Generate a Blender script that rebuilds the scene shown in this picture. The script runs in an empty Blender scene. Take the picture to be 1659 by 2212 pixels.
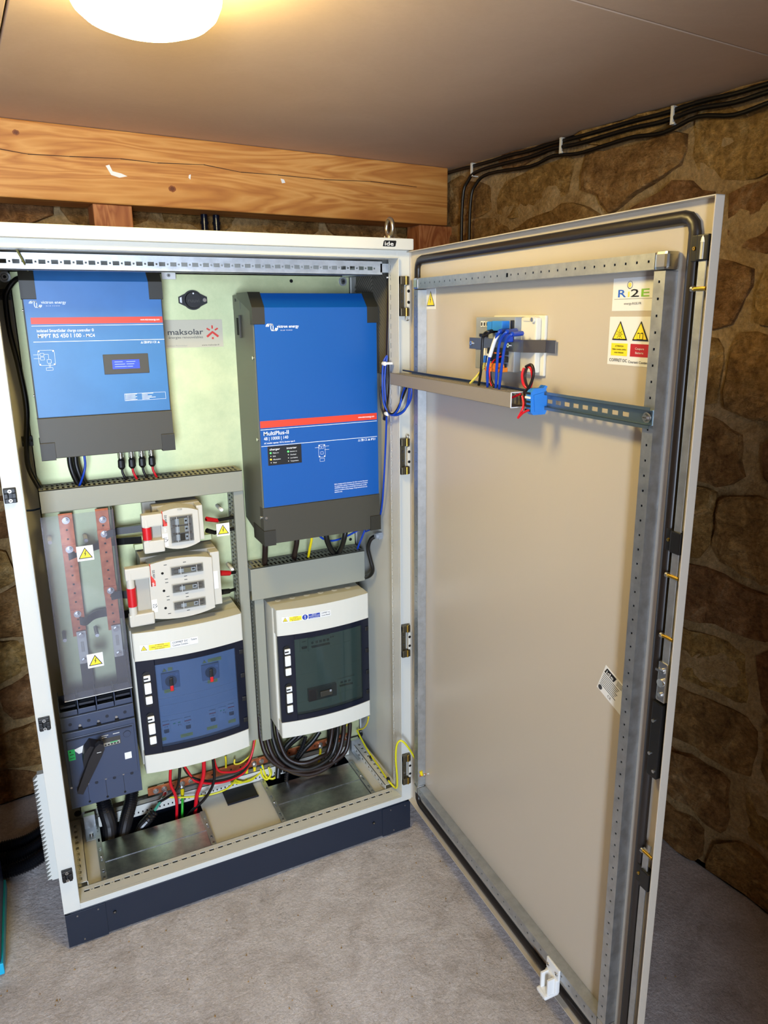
import bpy, bmesh, math, random
from mathutils import Vector, Matrix, noise
random.seed(7)
SC = bpy.context.scene
COL = SC.collection
PI = math.pi

# ------------------------------------------------------------------ camera
CP = Vector((0.08368, -1.73431, 1.58214))
YAW, PIT, ROL, FPX, PPX, PPY = 0.45739, 0.24815, -0.00989, 1556.087, 13.33, -31.89
_c, _s = math.cos(YAW), math.sin(YAW)
FWD = Vector((_s*math.cos(PIT), _c*math.cos(PIT), -math.sin(PIT)))
_R = Vector((_c, -_s, 0)); _U = _R.cross(FWD)
RGT = _R*math.cos(ROL) + _U*math.sin(ROL); UPV = -_R*math.sin(ROL) + _U*math.cos(ROL)
cam = bpy.data.cameras.new('camera'); camo = bpy.data.objects.new('camera', cam); COL.objects.link(camo)
camo.matrix_world = Matrix(((RGT.x, UPV.x, -FWD.x, CP.x), (RGT.y, UPV.y, -FWD.y, CP.y), (RGT.z, UPV.z, -FWD.z, CP.z), (0, 0, 0, 1)))
cam.sensor_fit = 'VERTICAL'; cam.sensor_height = 36.0; cam.sensor_width = 27.0
cam.lens = FPX/2212*36.0
cam.shift_x = -PPX/2212; cam.shift_y = PPY/2212
cam.clip_start = 0.02
SC.camera = camo

# ------------------------------------------------------------------ world, lights, exposure
SC.view_settings.view_transform = 'Standard'
SC.view_settings.look = 'None'
SC.view_settings.gamma = 1.0
SC.view_settings.use_curve_mapping = False
SC.view_settings.exposure = -0.06
SC.cycles.use_denoising = True
SC.cycles.max_bounces = 8
SC.cycles.caustics_reflective = False
SC.cycles.caustics_refractive = False
SC.cycles.sample_clamp_indirect = 6.0
W = bpy.data.worlds.new('daylight'); SC.world = W; W.use_nodes = True
W.node_tree.nodes['Background'].inputs[0].default_value = (0.62, 0.78, 1.0, 1)
W.node_tree.nodes['Background'].inputs[1].default_value = 0.06

def area(name, loc, target, sx, sy, power, col):
    l = bpy.data.lights.new(name, 'AREA'); l.shape = 'RECTANGLE'; l.size = sx; l.size_y = sy; l.energy = power; l.color = col
    o = bpy.data.objects.new(name, l); COL.objects.link(o); o.location = loc
    o.rotation_euler = (Vector(target)-Vector(loc)).to_track_quat('-Z', 'Y').to_euler()
    return o
# daylight from outside, falling through the open doorway in the front wall
DOORWAY = area('doorway_daylight', (-0.62, -4.0, 1.15), (0.40, 0.0, 0.55), 0.8, 1.6, 255, (0.68, 0.80, 1.0))
LAMP_P = Vector((0.30, -0.50, 2.1)); LAMP_R = 0.112; LAMP_H = 0.108      # the ceiling lamp's own glass gives its light (see its builder)

# ------------------------------------------------------------------ pixel readings -> points on real planes
def ray(u, v): return FWD + RGT*((u-829.5-PPX)/FPX) - UPV*((v-1106-PPY)/FPX)
def Y(u, v, y): d = ray(u, v); return CP + d*((y-CP.y)/d.y)
def X(u, v, x): d = ray(u, v); return CP + d*((x-CP.x)/d.x)
def Z(u, v, z): d = ray(u, v); return CP + d*((z-CP.z)/d.z)
PHI = 1.53785
DD = Vector((-math.cos(PHI), -math.sin(PHI), 0)); NN = Vector((math.sin(PHI), -math.cos(PHI), 0))
DP = Vector((0.99126, 0.00555, 0))
def D(u, v, t):           # reading on the open door -> (along door, height) at depth t (negative: towards the room side)
    d = ray(u, v); p0 = DP + NN*t; k = ((p0-CP).dot(NN))/d.dot(NN); q = CP + d*k
    return Vector(((q-p0).dot(DD), q.z))

# ------------------------------------------------------------------ materials
def lin(h):
    if isinstance(h, str):
        h = h.lstrip('#'); c = [int(h[i:i+2], 16)/255 for i in (0, 2, 4)]
        return tuple((x/12.92 if x <= .04045 else ((x+.055)/1.055)**2.4) for x in c) + (1,)
    return tuple(h) + (1,)
MATS = {}
def mat(name, col, rough=.5, metal=0, bump=0, bscale=60, var=0, vscale=8, spec=.5, emit=None, estr=0, trans=0, coat=0, dist=.002, vcol=None, stretch=(1, 1, 1)):
    m = bpy.data.materials.new(name); m.use_nodes = True; nt = m.node_tree; b = nt.nodes['Principled BSDF']
    b.inputs['Base Color'].default_value = lin(col); b.inputs['Roughness'].default_value = rough; b.inputs['Metallic'].default_value = metal
    b.inputs['Specular IOR Level'].default_value = spec; b.inputs['Coat Weight'].default_value = coat
    if trans: b.inputs['Transmission Weight'].default_value = trans
    if emit: b.inputs['Emission Color'].default_value = lin(emit); b.inputs['Emission Strength'].default_value = estr
    if bump or var:
        tc = nt.nodes.new('ShaderNodeNewGeometry'); mp = nt.nodes.new('ShaderNodeMapping'); mp.inputs['Scale'].default_value = stretch
        nt.links.new(tc.outputs['Position'], mp.inputs['Vector'])
    if bump:
        n = nt.nodes.new('ShaderNodeTexNoise'); n.inputs['Scale'].default_value = bscale; n.inputs['Detail'].default_value = 4
        bp = nt.nodes.new('ShaderNodeBump'); bp.inputs['Strength'].default_value = bump; bp.inputs['Distance'].default_value = dist
        nt.links.new(mp.outputs[0], n.inputs['Vector']); nt.links.new(n.outputs['Fac'], bp.inputs['Height']); nt.links.new(bp.outputs[0], b.inputs['Normal'])
    if var:
        n = nt.nodes.new('ShaderNodeTexNoise'); n.inputs['Scale'].default_value = vscale; n.inputs['Detail'].default_value = 5
        r = nt.nodes.new('ShaderNodeValToRGB'); c = lin(col)
        c2 = lin(vcol) if vcol else tuple(x*(1-var) for x in c[:3]) + (1,)
        r.color_ramp.elements[0].position = .35; r.color_ramp.elements[1].position = .65
        r.color_ramp.elements[0].color = c2; r.color_ramp.elements[1].color = c
        nt.links.new(mp.outputs[0], n.inputs['Vector']); nt.links.new(n.outputs['Fac'], r.inputs[0]); nt.links.new(r.outputs[0], b.inputs['Base Color'])
    MATS[name] = m
    return m
def glassy(name, tint, gloss=.06, rough=.03, alpha_col=None):
    """clear or tinted plastic sheet: tinted see-through plus a gloss layer"""
    m = bpy.data.materials.new(name); m.use_nodes = True; nt = m.node_tree; nt.nodes.clear()
    o = nt.nodes.new('ShaderNodeOutputMaterial'); t = nt.nodes.new('ShaderNodeBsdfTransparent'); g = nt.nodes.new('ShaderNodeBsdfGlossy'); mx = nt.nodes.new('ShaderNodeMixShader')
    f = nt.nodes.new('ShaderNodeFresnel'); f.inputs[0].default_value = 1.45
    ad = nt.nodes.new('ShaderNodeMath'); ad.operation = 'ADD'; ad.inputs[1].default_value = gloss; ad.use_clamp = True
    t.inputs[0].default_value = lin(tint); g.inputs['Roughness'].default_value = rough
    nt.links.new(f.outputs[0], ad.inputs[0]); nt.links.new(ad.outputs[0], mx.inputs[0]); nt.links.new(t.outputs[0], mx.inputs[1]); nt.links.new(g.outputs[0], mx.inputs[2])
    last = mx
    if alpha_col:
        d = nt.nodes.new('ShaderNodeBsdfDiffuse'); d.inputs[0].default_value = lin(alpha_col); m2 = nt.nodes.new('ShaderNodeMixShader'); m2.inputs[0].default_value = .07
        nt.links.new(mx.outputs[0], m2.inputs[1]); nt.links.new(d.outputs[0], m2.inputs[2]); last = m2
    nt.links.new(last.outputs[0], o.inputs[0]); MATS[name] = m
    return m
mat('paint', '#c8c8bf', .38, bump=.10, bscale=420, dist=.0006)
mat('shadedpaint', '#bfb5a4', .30, bump=.06, bscale=350, dist=.0005)  # cabinet's own paint, with the door's dimmer, warmer light put into the colour
mat('plinthpaint', '#161f2e', .42, bump=.12, bscale=300, dist=.0006)
mat('black', '#0b0b0c', .45)
mat('rubber', '#14120f', .6)
mat('gasket', '#1d1714', .38)
mat('cableblack', '#0a0a0a', .38)
mat('corr', '#0c0d12', .35)
mat('blue', '#04509e', .42, bump=.05, bscale=500, dist=.0004)
mat('bluelt', '#3573b2', .42, var=.10, vscale=14, bump=.05, bscale=500, dist=.0004)
mat('bluedk', '#0e3f86', .45)
mat('anthra', '#3b392f', .5, bump=.08, bscale=500, dist=.0004)
mat('anthradk', '#2a281f', .5, bump=.06, bscale=500, dist=.0004)
mat('greycase', '#5d6054', .5, bump=.08, bscale=500, dist=.0004)
mat('redstripe', '#d8402a', .45)
mat('white', '#e6e6e2', .45)
mat('printwhite', '#f4f7fa', .5)
mat('duct', '#8f9082', .5)
mat('ductlt', '#a3a394', .5)
mat('doorduct', '#86807a', .55)
mat('boxwhite', '#d2d1c5', .32)
mat('fusegrey', '#c6c3b7', .42)
mat('fusegreydk', '#a9a598', .5)
mat('tan', '#b8a882', .6)
mat('red', '#c4121c', .4)
mat('redcable', '#d01222', .35)
mat('bluecable', '#0b3ca8', .35)
mat('rjblue', '#2f7fd0', .35)
mat('darkbluecable', '#10254f', .4)
mat('yellow', '#e6cf14', .4)
mat('stickyellow', '#f4dd2c', .5)
mat('orange', '#e07a1e', .5)
mat('green', '#2fae2f', .4)
mat('stickgreen', '#1fae5a', .5)
mat('bakelite', '#39435a', .42, bump=.06, bscale=500, dist=.0004)
mat('bakelitedk', '#171b28', .5)
mat('handleblk', '#141012', .42)
mat('stickblue', '#17389c', .5)
mat('stickred', '#b3202c', .5)
mat('cyan', '#18a4c8', .4)
mat('rackblue', '#10224a', .4)
mat('screen', '#2236c8', .3, emit='#3a50ff', estr=1.1)
mat('ledgreen', '#30ff40', .3, emit='#40ff50', estr=6)
mat('ledamber', '#ffc020', .3, emit='#ffb820', estr=6)
mat('steel', '#c9c9c6', .28, metal=1)
mat('screw', '#d8d8d4', .25, metal=1)
mat('brass', '#d9b24a', .28, metal=1)
mat('chrome', '#e6e6e6', .12, metal=1)
mat('hingesteel', '#6b6350', .4, metal=.8)
mat('darksteel', '#4b4946', .5, metal=.6)
mat('copper', '#c9764c', .42, metal=.75, var=.3, vscale=60, vcol='#a85a38')
mat('navy', '#0d1424', .22)
mat('foam', '#10131a', .75)
mat('tie', '#e8e6da', .5)
mat('devgrey', '#8f959b', .5)
mat('devwhite', '#d9d6c8', .45)
mat('mc4', '#101010', .4)
mat('voiddark', '#050505', .9)
mat('fan', '#5a564c', .5)
glassy('clear', '#f6f7fb', .03, .05, '#c9ccd8')
glassy('smoke', '#c6d4e8', .01, .08, '#8098bb')
glassy('smokegreen', '#b3c0be', .01, .08, '#6c7a78')
glassy('lens', '#f4f6f6', .10, .05)
def zinc(name, c1, c2, rough, scale=26):
    m = mat(name, c1, rough, metal=1); nt = m.node_tree; b = nt.nodes['Principled BSDF']
    g = nt.nodes.new('ShaderNodeNewGeometry'); v = nt.nodes.new('ShaderNodeTexNoise'); v.inputs['Scale'].default_value = scale; v.inputs['Detail'].default_value = 6; v.inputs['Roughness'].default_value = .7
    r = nt.nodes.new('ShaderNodeValToRGB'); r.color_ramp.elements[0].position = .38; r.color_ramp.elements[1].position = .62
    r.color_ramp.elements[0].color = lin(c2); r.color_ramp.elements[1].color = lin(c1)
    rr = nt.nodes.new('ShaderNodeMapRange'); rr.inputs[3].default_value = rough*.8; rr.inputs[4].default_value = rough*1.3
    nt.links.new(g.outputs['Position'], v.inputs['Vector']); nt.links.new(v.outputs['Fac'], r.inputs[0]); nt.links.new(r.outputs[0], b.inputs['Base Color'])
    nt.links.new(v.outputs['Fac'], rr.inputs[0]); nt.links.new(rr.outputs[0], b.inputs['Roughness'])
zinc('zincplate', '#cfd4aa', '#bcc49a', .55, 9)
zinc('zincrail', '#c3c7c9', '#b4b8ba', .45, 45)
zinc('glandmetal', '#d6d9dc', '#c0c4ca', .30, 40)

def stone_mat(name, cols, bscale=38, bstr=.9, per=True, vs=7, dist=.012, speck=.35, sscale=70, crag=0):
    m = bpy.data.materials.new(name); m.use_nodes = True; nt = m.node_tree; b = nt.nodes['Principled BSDF']; b.inputs['Roughness'].default_value = .92
    b.inputs['Specular IOR Level'].default_value = .15; LN = nt.links.new; N = nt.nodes.new
    g = N('ShaderNodeNewGeometry')
    def noi(sc, det=8, ro=.65, dis=0, vec=None):
        n = N('ShaderNodeTexNoise'); n.inputs['Scale'].default_value = sc; n.inputs['Detail'].default_value = det; n.inputs['Roughness'].default_value = ro; n.inputs['Distortion'].default_value = dis
        LN(vec or g.outputs['Position'], n.inputs['Vector']); return n.outputs['Fac']
    r = N('ShaderNodeValToRGB'); el = r.color_ramp.elements
    el[0].position = .30; el[0].color = lin(cols[0]); el[1].position = .70; el[1].color = lin(cols[-1])
    for i, c in enumerate(cols[1:-1]):
        e = el.new(.30+.40*(i+1)/(len(cols)-1)); e.color = lin(c)
    LN(noi(vs, 10, .7, .8), r.inputs[0]); out = r.outputs[0]
    # speckle of dark pits and pale grains in the stuff itself
    sp = N('ShaderNodeMapRange'); sp.inputs[1].default_value = .34; sp.inputs[2].default_value = .66; sp.inputs[3].default_value = 1-speck; sp.inputs[4].default_value = 1+speck*.8
    LN(noi(sscale, 6, .75), sp.inputs[0])
    hs = N('ShaderNodeHueSaturation'); LN(out, hs.inputs['Color'])
    if per:
        oi = N('ShaderNodeObjectInfo'); mr = N('ShaderNodeMapRange'); mr.inputs[3].default_value = .74; mr.inputs[4].default_value = 1.18
        LN(oi.outputs['Random'], mr.inputs[0]); mu = N('ShaderNodeMath'); mu.operation = 'MULTIPLY'; LN(mr.outputs[0], mu.inputs[0]); LN(sp.outputs[0], mu.inputs[1]); LN(mu.outputs[0], hs.inputs['Value'])
        mh = N('ShaderNodeMapRange'); mh.inputs[3].default_value = .484; mh.inputs[4].default_value = .510; LN(oi.outputs['Random'], mh.inputs[0]); LN(mh.outputs[0], hs.inputs['Hue'])
    else: LN(sp.outputs[0], hs.inputs['Value'])
    LN(hs.outputs[0], b.inputs['Base Color'])
    mp = N('ShaderNodeMapping'); mp.inputs['Scale'].default_value = (1, 1, 1.8 if per else 1.2); mp.inputs['Rotation'].default_value = (.35, .25, 0); LN(g.outputs['Position'], mp.inputs[0])
    bp = N('ShaderNodeBump'); bp.inputs['Strength'].default_value = bstr; bp.inputs['Distance'].default_value = dist
    LN(noi(bscale, 9, .72, .3, mp.outputs[0]), bp.inputs['Height'])
    last = bp
    if crag:
        v = N('ShaderNodeTexVoronoi'); v.feature = 'DISTANCE_TO_EDGE'; v.inputs['Scale'].default_value = crag; LN(mp.outputs[0], v.inputs['Vector'])
        b2 = N('ShaderNodeBump'); b2.inputs['Strength'].default_value = .45; b2.inputs['Distance'].default_value = dist*.8; LN(v.outputs['Distance'], b2.inputs['Height']); LN(bp.outputs[0], b2.inputs['Normal']); last = b2
    LN(last.outputs[0], b.inputs['Normal'])
    MATS[name] = m
stone_mat('stone', ['#7a5830', '#a67c46', '#c4985c', '#ddb981'], 26, 1.0, True, 11, .034, .42, 55, 16)
stone_mat('mortar', ['#a5814f', '#c5a06a', '#d6b480', '#e4c99a'], 34, 1.0, False, 8, .024, .28, 90)
stone_mat('concrete', ['#b3aaa4', '#cac2be', '#d8d1ce', '#e2dcda'], 80, .95, False, 9, .008, .20, 170)
stone_mat('plasterboard', ['#cbb096', '#d3b99f'], 200, .08, False, 3, .001, .02)

def wood(name, c1, c2, c3, axis):
    m = bpy.data.materials.new(name); m.use_nodes = True; nt = m.node_tree; b = nt.nodes['Principled BSDF']; b.inputs['Roughness'].default_value = .6
    g = nt.nodes.new('ShaderNodeNewGeometry'); mp = nt.nodes.new('ShaderNodeMapping')
    mp.inputs['Scale'].default_value = axis
    nt.links.new(g.outputs['Position'], mp.inputs[0])
    big = nt.nodes.new('ShaderNodeTexNoise'); big.inputs['Scale'].default_value = 1.6; big.inputs['Detail'].default_value = 3; big.inputs['Distortion'].default_value = 1.2
    nt.links.new(mp.outputs[0], big.inputs['Vector'])
    wv = nt.nodes.new('ShaderNodeMath'); wv.operation = 'MULTIPLY'; wv.inputs[1].default_value = 18; nt.links.new(big.outputs['Fac'], wv.inputs[0])
    fr = nt.nodes.new('ShaderNodeMath'); fr.operation = 'PINGPONG'; fr.inputs[1].default_value = 1; nt.links.new(wv.outputs[0], fr.inputs[0])
    fine = nt.nodes.new('ShaderNodeTexNoise'); fine.inputs['Scale'].default_value = 9; fine.inputs['Detail'].default_value = 8; nt.links.new(mp.outputs[0], fine.inputs['Vector'])
    mx = nt.nodes.new('ShaderNodeMix'); mx.data_type = 'FLOAT'; mx.inputs[0].default_value = .55
    nt.links.new(fr.outputs[0], mx.inputs[2]); nt.links.new(fine.outputs['Fac'], mx.inputs[3])
    r = nt.nodes.new('ShaderNodeValToRGB'); el = r.color_ramp.elements; el[0].position = .2; el[0].color = lin(c1); el[1].position = .8; el[1].color = lin(c3)
    e = el.new(.5); e.color = lin(c2)
    nt.links.new(mx.outputs[0], r.inputs[0]); nt.links.new(r.outputs[0], b.inputs['Base Color'])
    bp = nt.nodes.new('ShaderNodeBump'); bp.inputs['Strength'].default_value = .25; bp.inputs['Distance'].default_value = .002
    nt.links.new(fine.outputs['Fac'], bp.inputs['Height']); nt.links.new(bp.outputs[0], b.inputs['Normal']); MATS[name] = m
wood('beamwood', '#a8692e', '#c0843f', '#d09a55', (.5, 5, 5))
wood('postwood', '#8a4a22', '#a8683a', '#b97e4c', (7, 7, 1.4))

# ------------------------------------------------------------------ mesh builder
I4 = Matrix.Identity(4)
def fr(o, x, y, z):
    o, x, y, z = Vector(o), Vector(x), Vector(y), Vector(z)
    return Matrix(((x.x, y.x, z.x, o.x), (x.y, y.y, z.y, o.y), (x.z, y.z, z.z, o.z), (0, 0, 0, 1)))
def CF(x, y, z): return fr((x, y, z), (1, 0, 0), (0, 0, 1), (0, -1, 0))          # facing the room, on a plane of the cabinet
def DF(u, t, z): return fr(tuple((DP + DD*u + NN*t)[:2]) + (z,), DD, (0, 0, 1), -NN)  # on the inner face of the open door
def rot2(M, a): return M @ Matrix.Rotation(a, 4, 'Z')
FONT_CACHE = {}
def text_mesh(s, bold=0.0):
    bold = min(bold, .010); k = (s, bold)
    if k not in FONT_CACHE:
        c = bpy.data.curves.new('t', 'FONT'); c.body = s; c.size = 1; c.resolution_u = 2; c.offset = bold
        o = bpy.data.objects.new('t', c); COL.objects.link(o)
        me = bpy.data.meshes.new_from_object(o)
        FONT_CACHE[k] = ([v.co.copy() for v in me.vertices], [tuple(p.vertices) for p in me.polygons])
        bpy.data.objects.remove(o); bpy.data.curves.remove(c); bpy.data.meshes.remove(me)
    return FONT_CACHE[k]
def catmull(P, n=6, closed=False):
    P = [Vector(p) for p in P]
    if len(P) < 3 and not closed: return P
    out = []; N = len(P)
    for i in range(N if closed else N-1):
        if closed: a, b, c, d = P[i-1], P[i], P[(i+1) % N], P[(i+2) % N]
        else: a, b, c, d = P[max(i-1, 0)], P[i], P[i+1], P[min(i+2, N-1)]
        for k in range(n):
            t = k/n; out.append(.5*((2*b)+(-a+c)*t+(2*a-5*b+4*c-d)*t*t+(-a+3*b-3*c+d)*t*t*t))
    if not closed: out.append(P[-1])
    return out
class MB:
    def __init__(s, M=None): s.v = []; s.f = []; s.m = []; s.sm = []; s.mats = []; s.M = M or I4
    def mi(s, n):
        if n not in s.mats: s.mats.append(n)
        return s.mats.index(n)
    def add(s, V, F, m, smooth=False):
        b = len(s.v); i = s.mi(m); s.v += [s.M @ Vector(p) for p in V]
        for f in F: s.f.append(tuple(b+k for k in f)); s.m.append(i); s.sm.append(smooth)
        return s
    def box(s, a, b, m, c=0):
        a, b = [min(p, q) for p, q in zip(a, b)], [max(p, q) for p, q in zip(a, b)]
        if c:
            c = min(c, .45*min(q-p for p, q in zip(a, b)))
            bm = bmesh.new(); bmesh.ops.create_cube(bm, size=1)
            for v in bm.verts: v.co = Vector([(p+q)/2 + k*(q-p) for p, q, k in zip(a, b, v.co)])
            bmesh.ops.bevel(bm, geom=bm.edges[:], offset=c, segments=2, affect='EDGES', profile=.6)
            bm.verts.index_update()
            s.add([v.co.copy() for v in bm.verts], [[v.index for v in f.verts] for f in bm.faces], m); bm.free(); return s
        (x0, y0, z0), (x1, y1, z1) = a, b
        return s.add([(x0, y0, z0), (x1, y0, z0), (x1, y1, z0), (x0, y1, z0), (x0, y0, z1), (x1, y0, z1), (x1, y1, z1), (x0, y1, z1)],
                     [(0, 3, 2, 1), (4, 5, 6, 7), (0, 1, 5, 4), (1, 2, 6, 5), (2, 3, 7, 6), (3, 0, 4, 7)], m)
    def prism(s, P, z0, z1, m, smooth=False, cap=True):
        n = len(P)
        area2 = sum(P[i][0]*P[(i+1) % n][1]-P[(i+1) % n][0]*P[i][1] for i in range(n))
        if area2 < 0: P = P[::-1]
        if z0 > z1: z0, z1 = z1, z0
        V = [(x, y, z0) for x, y in P] + [(x, y, z1) for x, y in P]
        s.add(V, [(i, (i+1) % n, n+(i+1) % n, n+i) for i in range(n)], m, smooth)
        if cap: s.add(V, [tuple(range(n))[::-1], tuple(range(n, 2*n))], m)
        return s
    def cyl(s, p, q, r, m, n=14, r2=None, cap=True, smooth=True):
        p, q = Vector(p), Vector(q); ax = (q-p).normalized(); t = Vector((0, 0, 1)) if abs(ax.z) < .9 else Vector((1, 0, 0))
        a = ax.cross(t).normalized(); b = ax.cross(a); r2 = r if r2 is None else r2
        V = [p+(a*math.cos(2*PI*i/n)+b*math.sin(2*PI*i/n))*r for i in range(n)] + [q+(a*math.cos(2*PI*i/n)+b*math.sin(2*PI*i/n))*r2 for i in range(n)]
        s.add(V, [(i, n+i, n+(i+1) % n, (i+1) % n) for i in range(n)], m, smooth)
        if cap: s.add(V, [tuple(range(n)), tuple(range(n, 2*n))[::-1]], m)
        return s
    def tube(s, P, r, m, n=8, sub=6, closed=False, flat=1.0, rf=None, smooth=True):
        C = catmull(P, sub, closed); N = len(C); V = []; prev = None
        for i, p in enumerate(C):
            if closed: t = (C[(i+1) % N]-C[i-1]).normalized()
            else: t = (C[min(i+1, N-1)]-C[max(i-1, 0)]).normalized()
            if prev is None:
                u = Vector((0, 0, 1)) if abs(t.z) < .9 else Vector((1, 0, 0)); a = t.cross(u).normalized()
            else: a = (prev - t*prev.dot(t)).normalized()
            prev = a; b = t.cross(a); rr = r if rf is None else rf(i, N)
            V += [p + a*rr*math.cos(2*PI*k/n) + b*rr*flat*math.sin(2*PI*k/n) for k in range(n)]
        F = [(i*n+k, i*n+(k+1) % n, ((i+1) % N)*n+(k+1) % n, ((i+1) % N)*n+k) for i in range(N if closed else N-1) for k in range(n)]
        s.add(V, F, m, smooth)
        if not closed: s.add(V, [tuple(range(n))[::-1], tuple(range((N-1)*n, N*n))], m)
        return s
    def strip(s, w, h, holes, m, th=.0015, inner=None):
        """sheet w x h in local XY (0..w, 0..h), thickness th towards -Z, with rectangular holes (x0,y0,x1,y1)"""
        xs = sorted({0, w} | {round(q, 6) for H in holes for q in (H[0], H[2]) if 0 < q < w}); ys = sorted({0, h} | {round(q, 6) for H in holes for q in (H[1], H[3]) if 0 < q < h})
        HH = [tuple(round(q, 6) for q in H) for H in holes]
        def ishole(cx, cy): return any(H[0] < cx < H[2] and H[1] < cy < H[3] for H in HH)
        nx, ny = len(xs)-1, len(ys)-1
        if len(HH) > 12:   # bucket holes by column for speed
            cols = {}
            for H in HH:
                for i in range(nx):
                    if H[0] <= (xs[i]+xs[i+1])/2 <= H[2]: cols.setdefault(i, []).append(H)
            hole = [[any(H[1] < (ys[j]+ys[j+1])/2 < H[3] for H in cols.get(i, ())) for j in range(ny)] for i in range(nx)]
        else: hole = [[ishole((xs[i]+xs[i+1])/2, (ys[j]+ys[j+1])/2) for j in range(ny)] for i in range(nx)]
        V = [(x, y, 0) for x in xs for y in ys] + [(x, y, -th) for x in xs for y in ys]; k = len(xs)*len(ys); ny1 = len(ys)
        F = []
        idx = lambda i, j: i*ny1+j
        for i in range(nx):
            for j in range(ny):
                if hole[i][j]: continue
                a, b, c, d = idx(i, j), idx(i+1, j), idx(i+1, j+1), idx(i, j+1)
                F.append((a, b, c, d)); F.append((k+a, k+d, k+c, k+b))
                if i == 0 or hole[i-1][j]: F.append((a, d, k+d, k+a))
                if i == nx-1 or hole[i+1][j]: F.append((b, k+b, k+c, c))
                if j == 0 or hole[i][j-1]: F.append((a, k+a, k+b, b))
                if j == ny-1 or hole[i][j+1]: F.append((d, c, k+c, k+d))
        return s.add(V, F, m)
    def text(s, t, x, y, h, m, w=None, align='l', z=.0006, bold=0.0):
        V, F = text_mesh(t, bold)
        if not V: return s
        x0 = min(v.x for v in V); x1 = max(v.x for v in V); sc = h/.70; sx = sc if w is None else w/(x1-x0)
        off = {'l': x, 'c': x-(x1-x0)*sx/2, 'r': x-(x1-x0)*sx}[align]
        return s.add([((v.x-x0)*sx+off, y+v.y*sc, z) for v in V], F, m)
    def quad(s, P, m): return s.add(P, [tuple(range(len(P)))], m)
    def rect(s, x0, y0, x1, y1, m, z=.0004): return s.box((x0, y0, 0), (x1, y1, z), m)
    def build(s, name, parent=None, bevel=0, kind=None, smooth=None, label=None, root=None):
        o3 = Vector((0, 0, 0)); p = parent
        while p is not None: o3 += p.location; p = p.parent
        me = bpy.data.meshes.new(name); me.from_pydata([v-o3 for v in s.v], [], s.f)
        for n in s.mats: me.materials.append(MATS[n])
        me.polygons.foreach_set('material_index', s.m); me.polygons.foreach_set('use_smooth', s.sm); me.update()
        o = bpy.data.objects.new(name, me); COL.objects.link(o)
        if parent: o.parent = parent
        if bevel:
            md = o.modifiers.new('b', 'BEVEL'); md.width = bevel; md.segments = 2; md.limit_method = 'ANGLE'; md.angle_limit = .6
        if kind: o['kind'] = kind
        if label: o['label'] = label
        return o
def thing(name, label, cat, loc=(0, 0, 0), group=None):
    o = bpy.data.objects.new(name, None); COL.objects.link(o); o.location = loc; o.empty_display_size = .05
    o['label'] = label; o['category'] = cat
    if group: o['group'] = group
    return o
def tag(o, label, cat, group=None):
    o['label'] = label; o['category'] = cat
    if group: o['group'] = group
    return o
def dup(root, delta, label=None, parent=None):
    c = root.copy(); COL.objects.link(c); c.location = root.location + Vector(delta)
    if parent: c.parent = parent
    if label: c['label'] = label
    for ch in list(root.children):
        k = ch.copy(); COL.objects.link(k); k.parent = c
        for g in list(ch.children):
            d = g.copy(); COL.objects.link(d); d.parent = k
    return c
def screw(mb, x, y, r=.004, m='screw', z=0, h=.002):
    mb.cyl((x, y, z), (x, y, z+h), r, m, 12, r*.85)
    mb.cyl((x, y, z+h), (x, y, z+h+.0002), r*.45, 'darksteel', 6)
def tri_sticker(M, w, m_bg='white', bolt='flash'):
    """white card with a yellow warning triangle; local origin at its centre"""
    b = MB(M); h = w*1.0
    if m_bg: b.box((-w/2, -h/2, 0), (w/2, h/2, .0008), m_bg)
    def tri(s, z, m, dy=0): b.prism([(-s*.5, -s*.40+dy), (s*.5, -s*.40+dy), (0, s*.46+dy)], z, z+.0003, m)
    tri(w*.86, .0008, 'black'); tri(w*.70, .0011, 'stickyellow', -w*.012)
    z = .0014
    if bolt == 'flash':
        b.prism([(w*.05, w*.20), (-w*.07, -w*.03), (-w*.005, -w*.03), (-w*.05, -w*.20), (w*.005, -w*.14), (w*.06, -w*.0), (0, w*.0), (w*.085, w*.19)], z, z+.0003, 'black')
    elif bolt == 'sun':
        for k in range(8):
            a = k*PI/4; ca, sa = math.cos(a), math.sin(a); r0, r1, t = w*.13, w*.19, w*.008
            b.prism([(ca*r0-sa*t, sa*r0+ca*t-w*.12), (ca*r1-sa*t, sa*r1+ca*t-w*.12), (ca*r1+sa*t, sa*r1-ca*t-w*.12), (ca*r0+sa*t, sa*r0-ca*t-w*.12)], z, z+.0003, 'black')
        b.cyl((0, -w*.12, z), (0, -w*.12, z+.0003), w*.10, 'black', 16); b.cyl((0, -w*.12, z+.0003), (0, -w*.12, z+.0006), w*.08, 'stickyellow', 16)
        b.box((-w*.012, -w*.18, z+.0006), (w*.012, -w*.06, z+.0009), 'black')
    else:
        b.box((-w*.16, -w*.30, z), (w*.16, -w*.06, z+.0003), 'black'); b.box((-w*.14, -w*.28, z+.0003), (w*.14, -w*.08, z+.0006), 'stickyellow')
        b.box((-w*.012, -w*.25, z+.0006), (w*.012, -w*.10, z+.0009), 'black'); b.box((-w*.13, -w*.06, z), (-w*.06, -w*.04, z+.0003), 'black'); b.box((w*.06, -w*.06, z), (w*.13, -w*.04, z+.0003), 'black')
    return b

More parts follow.
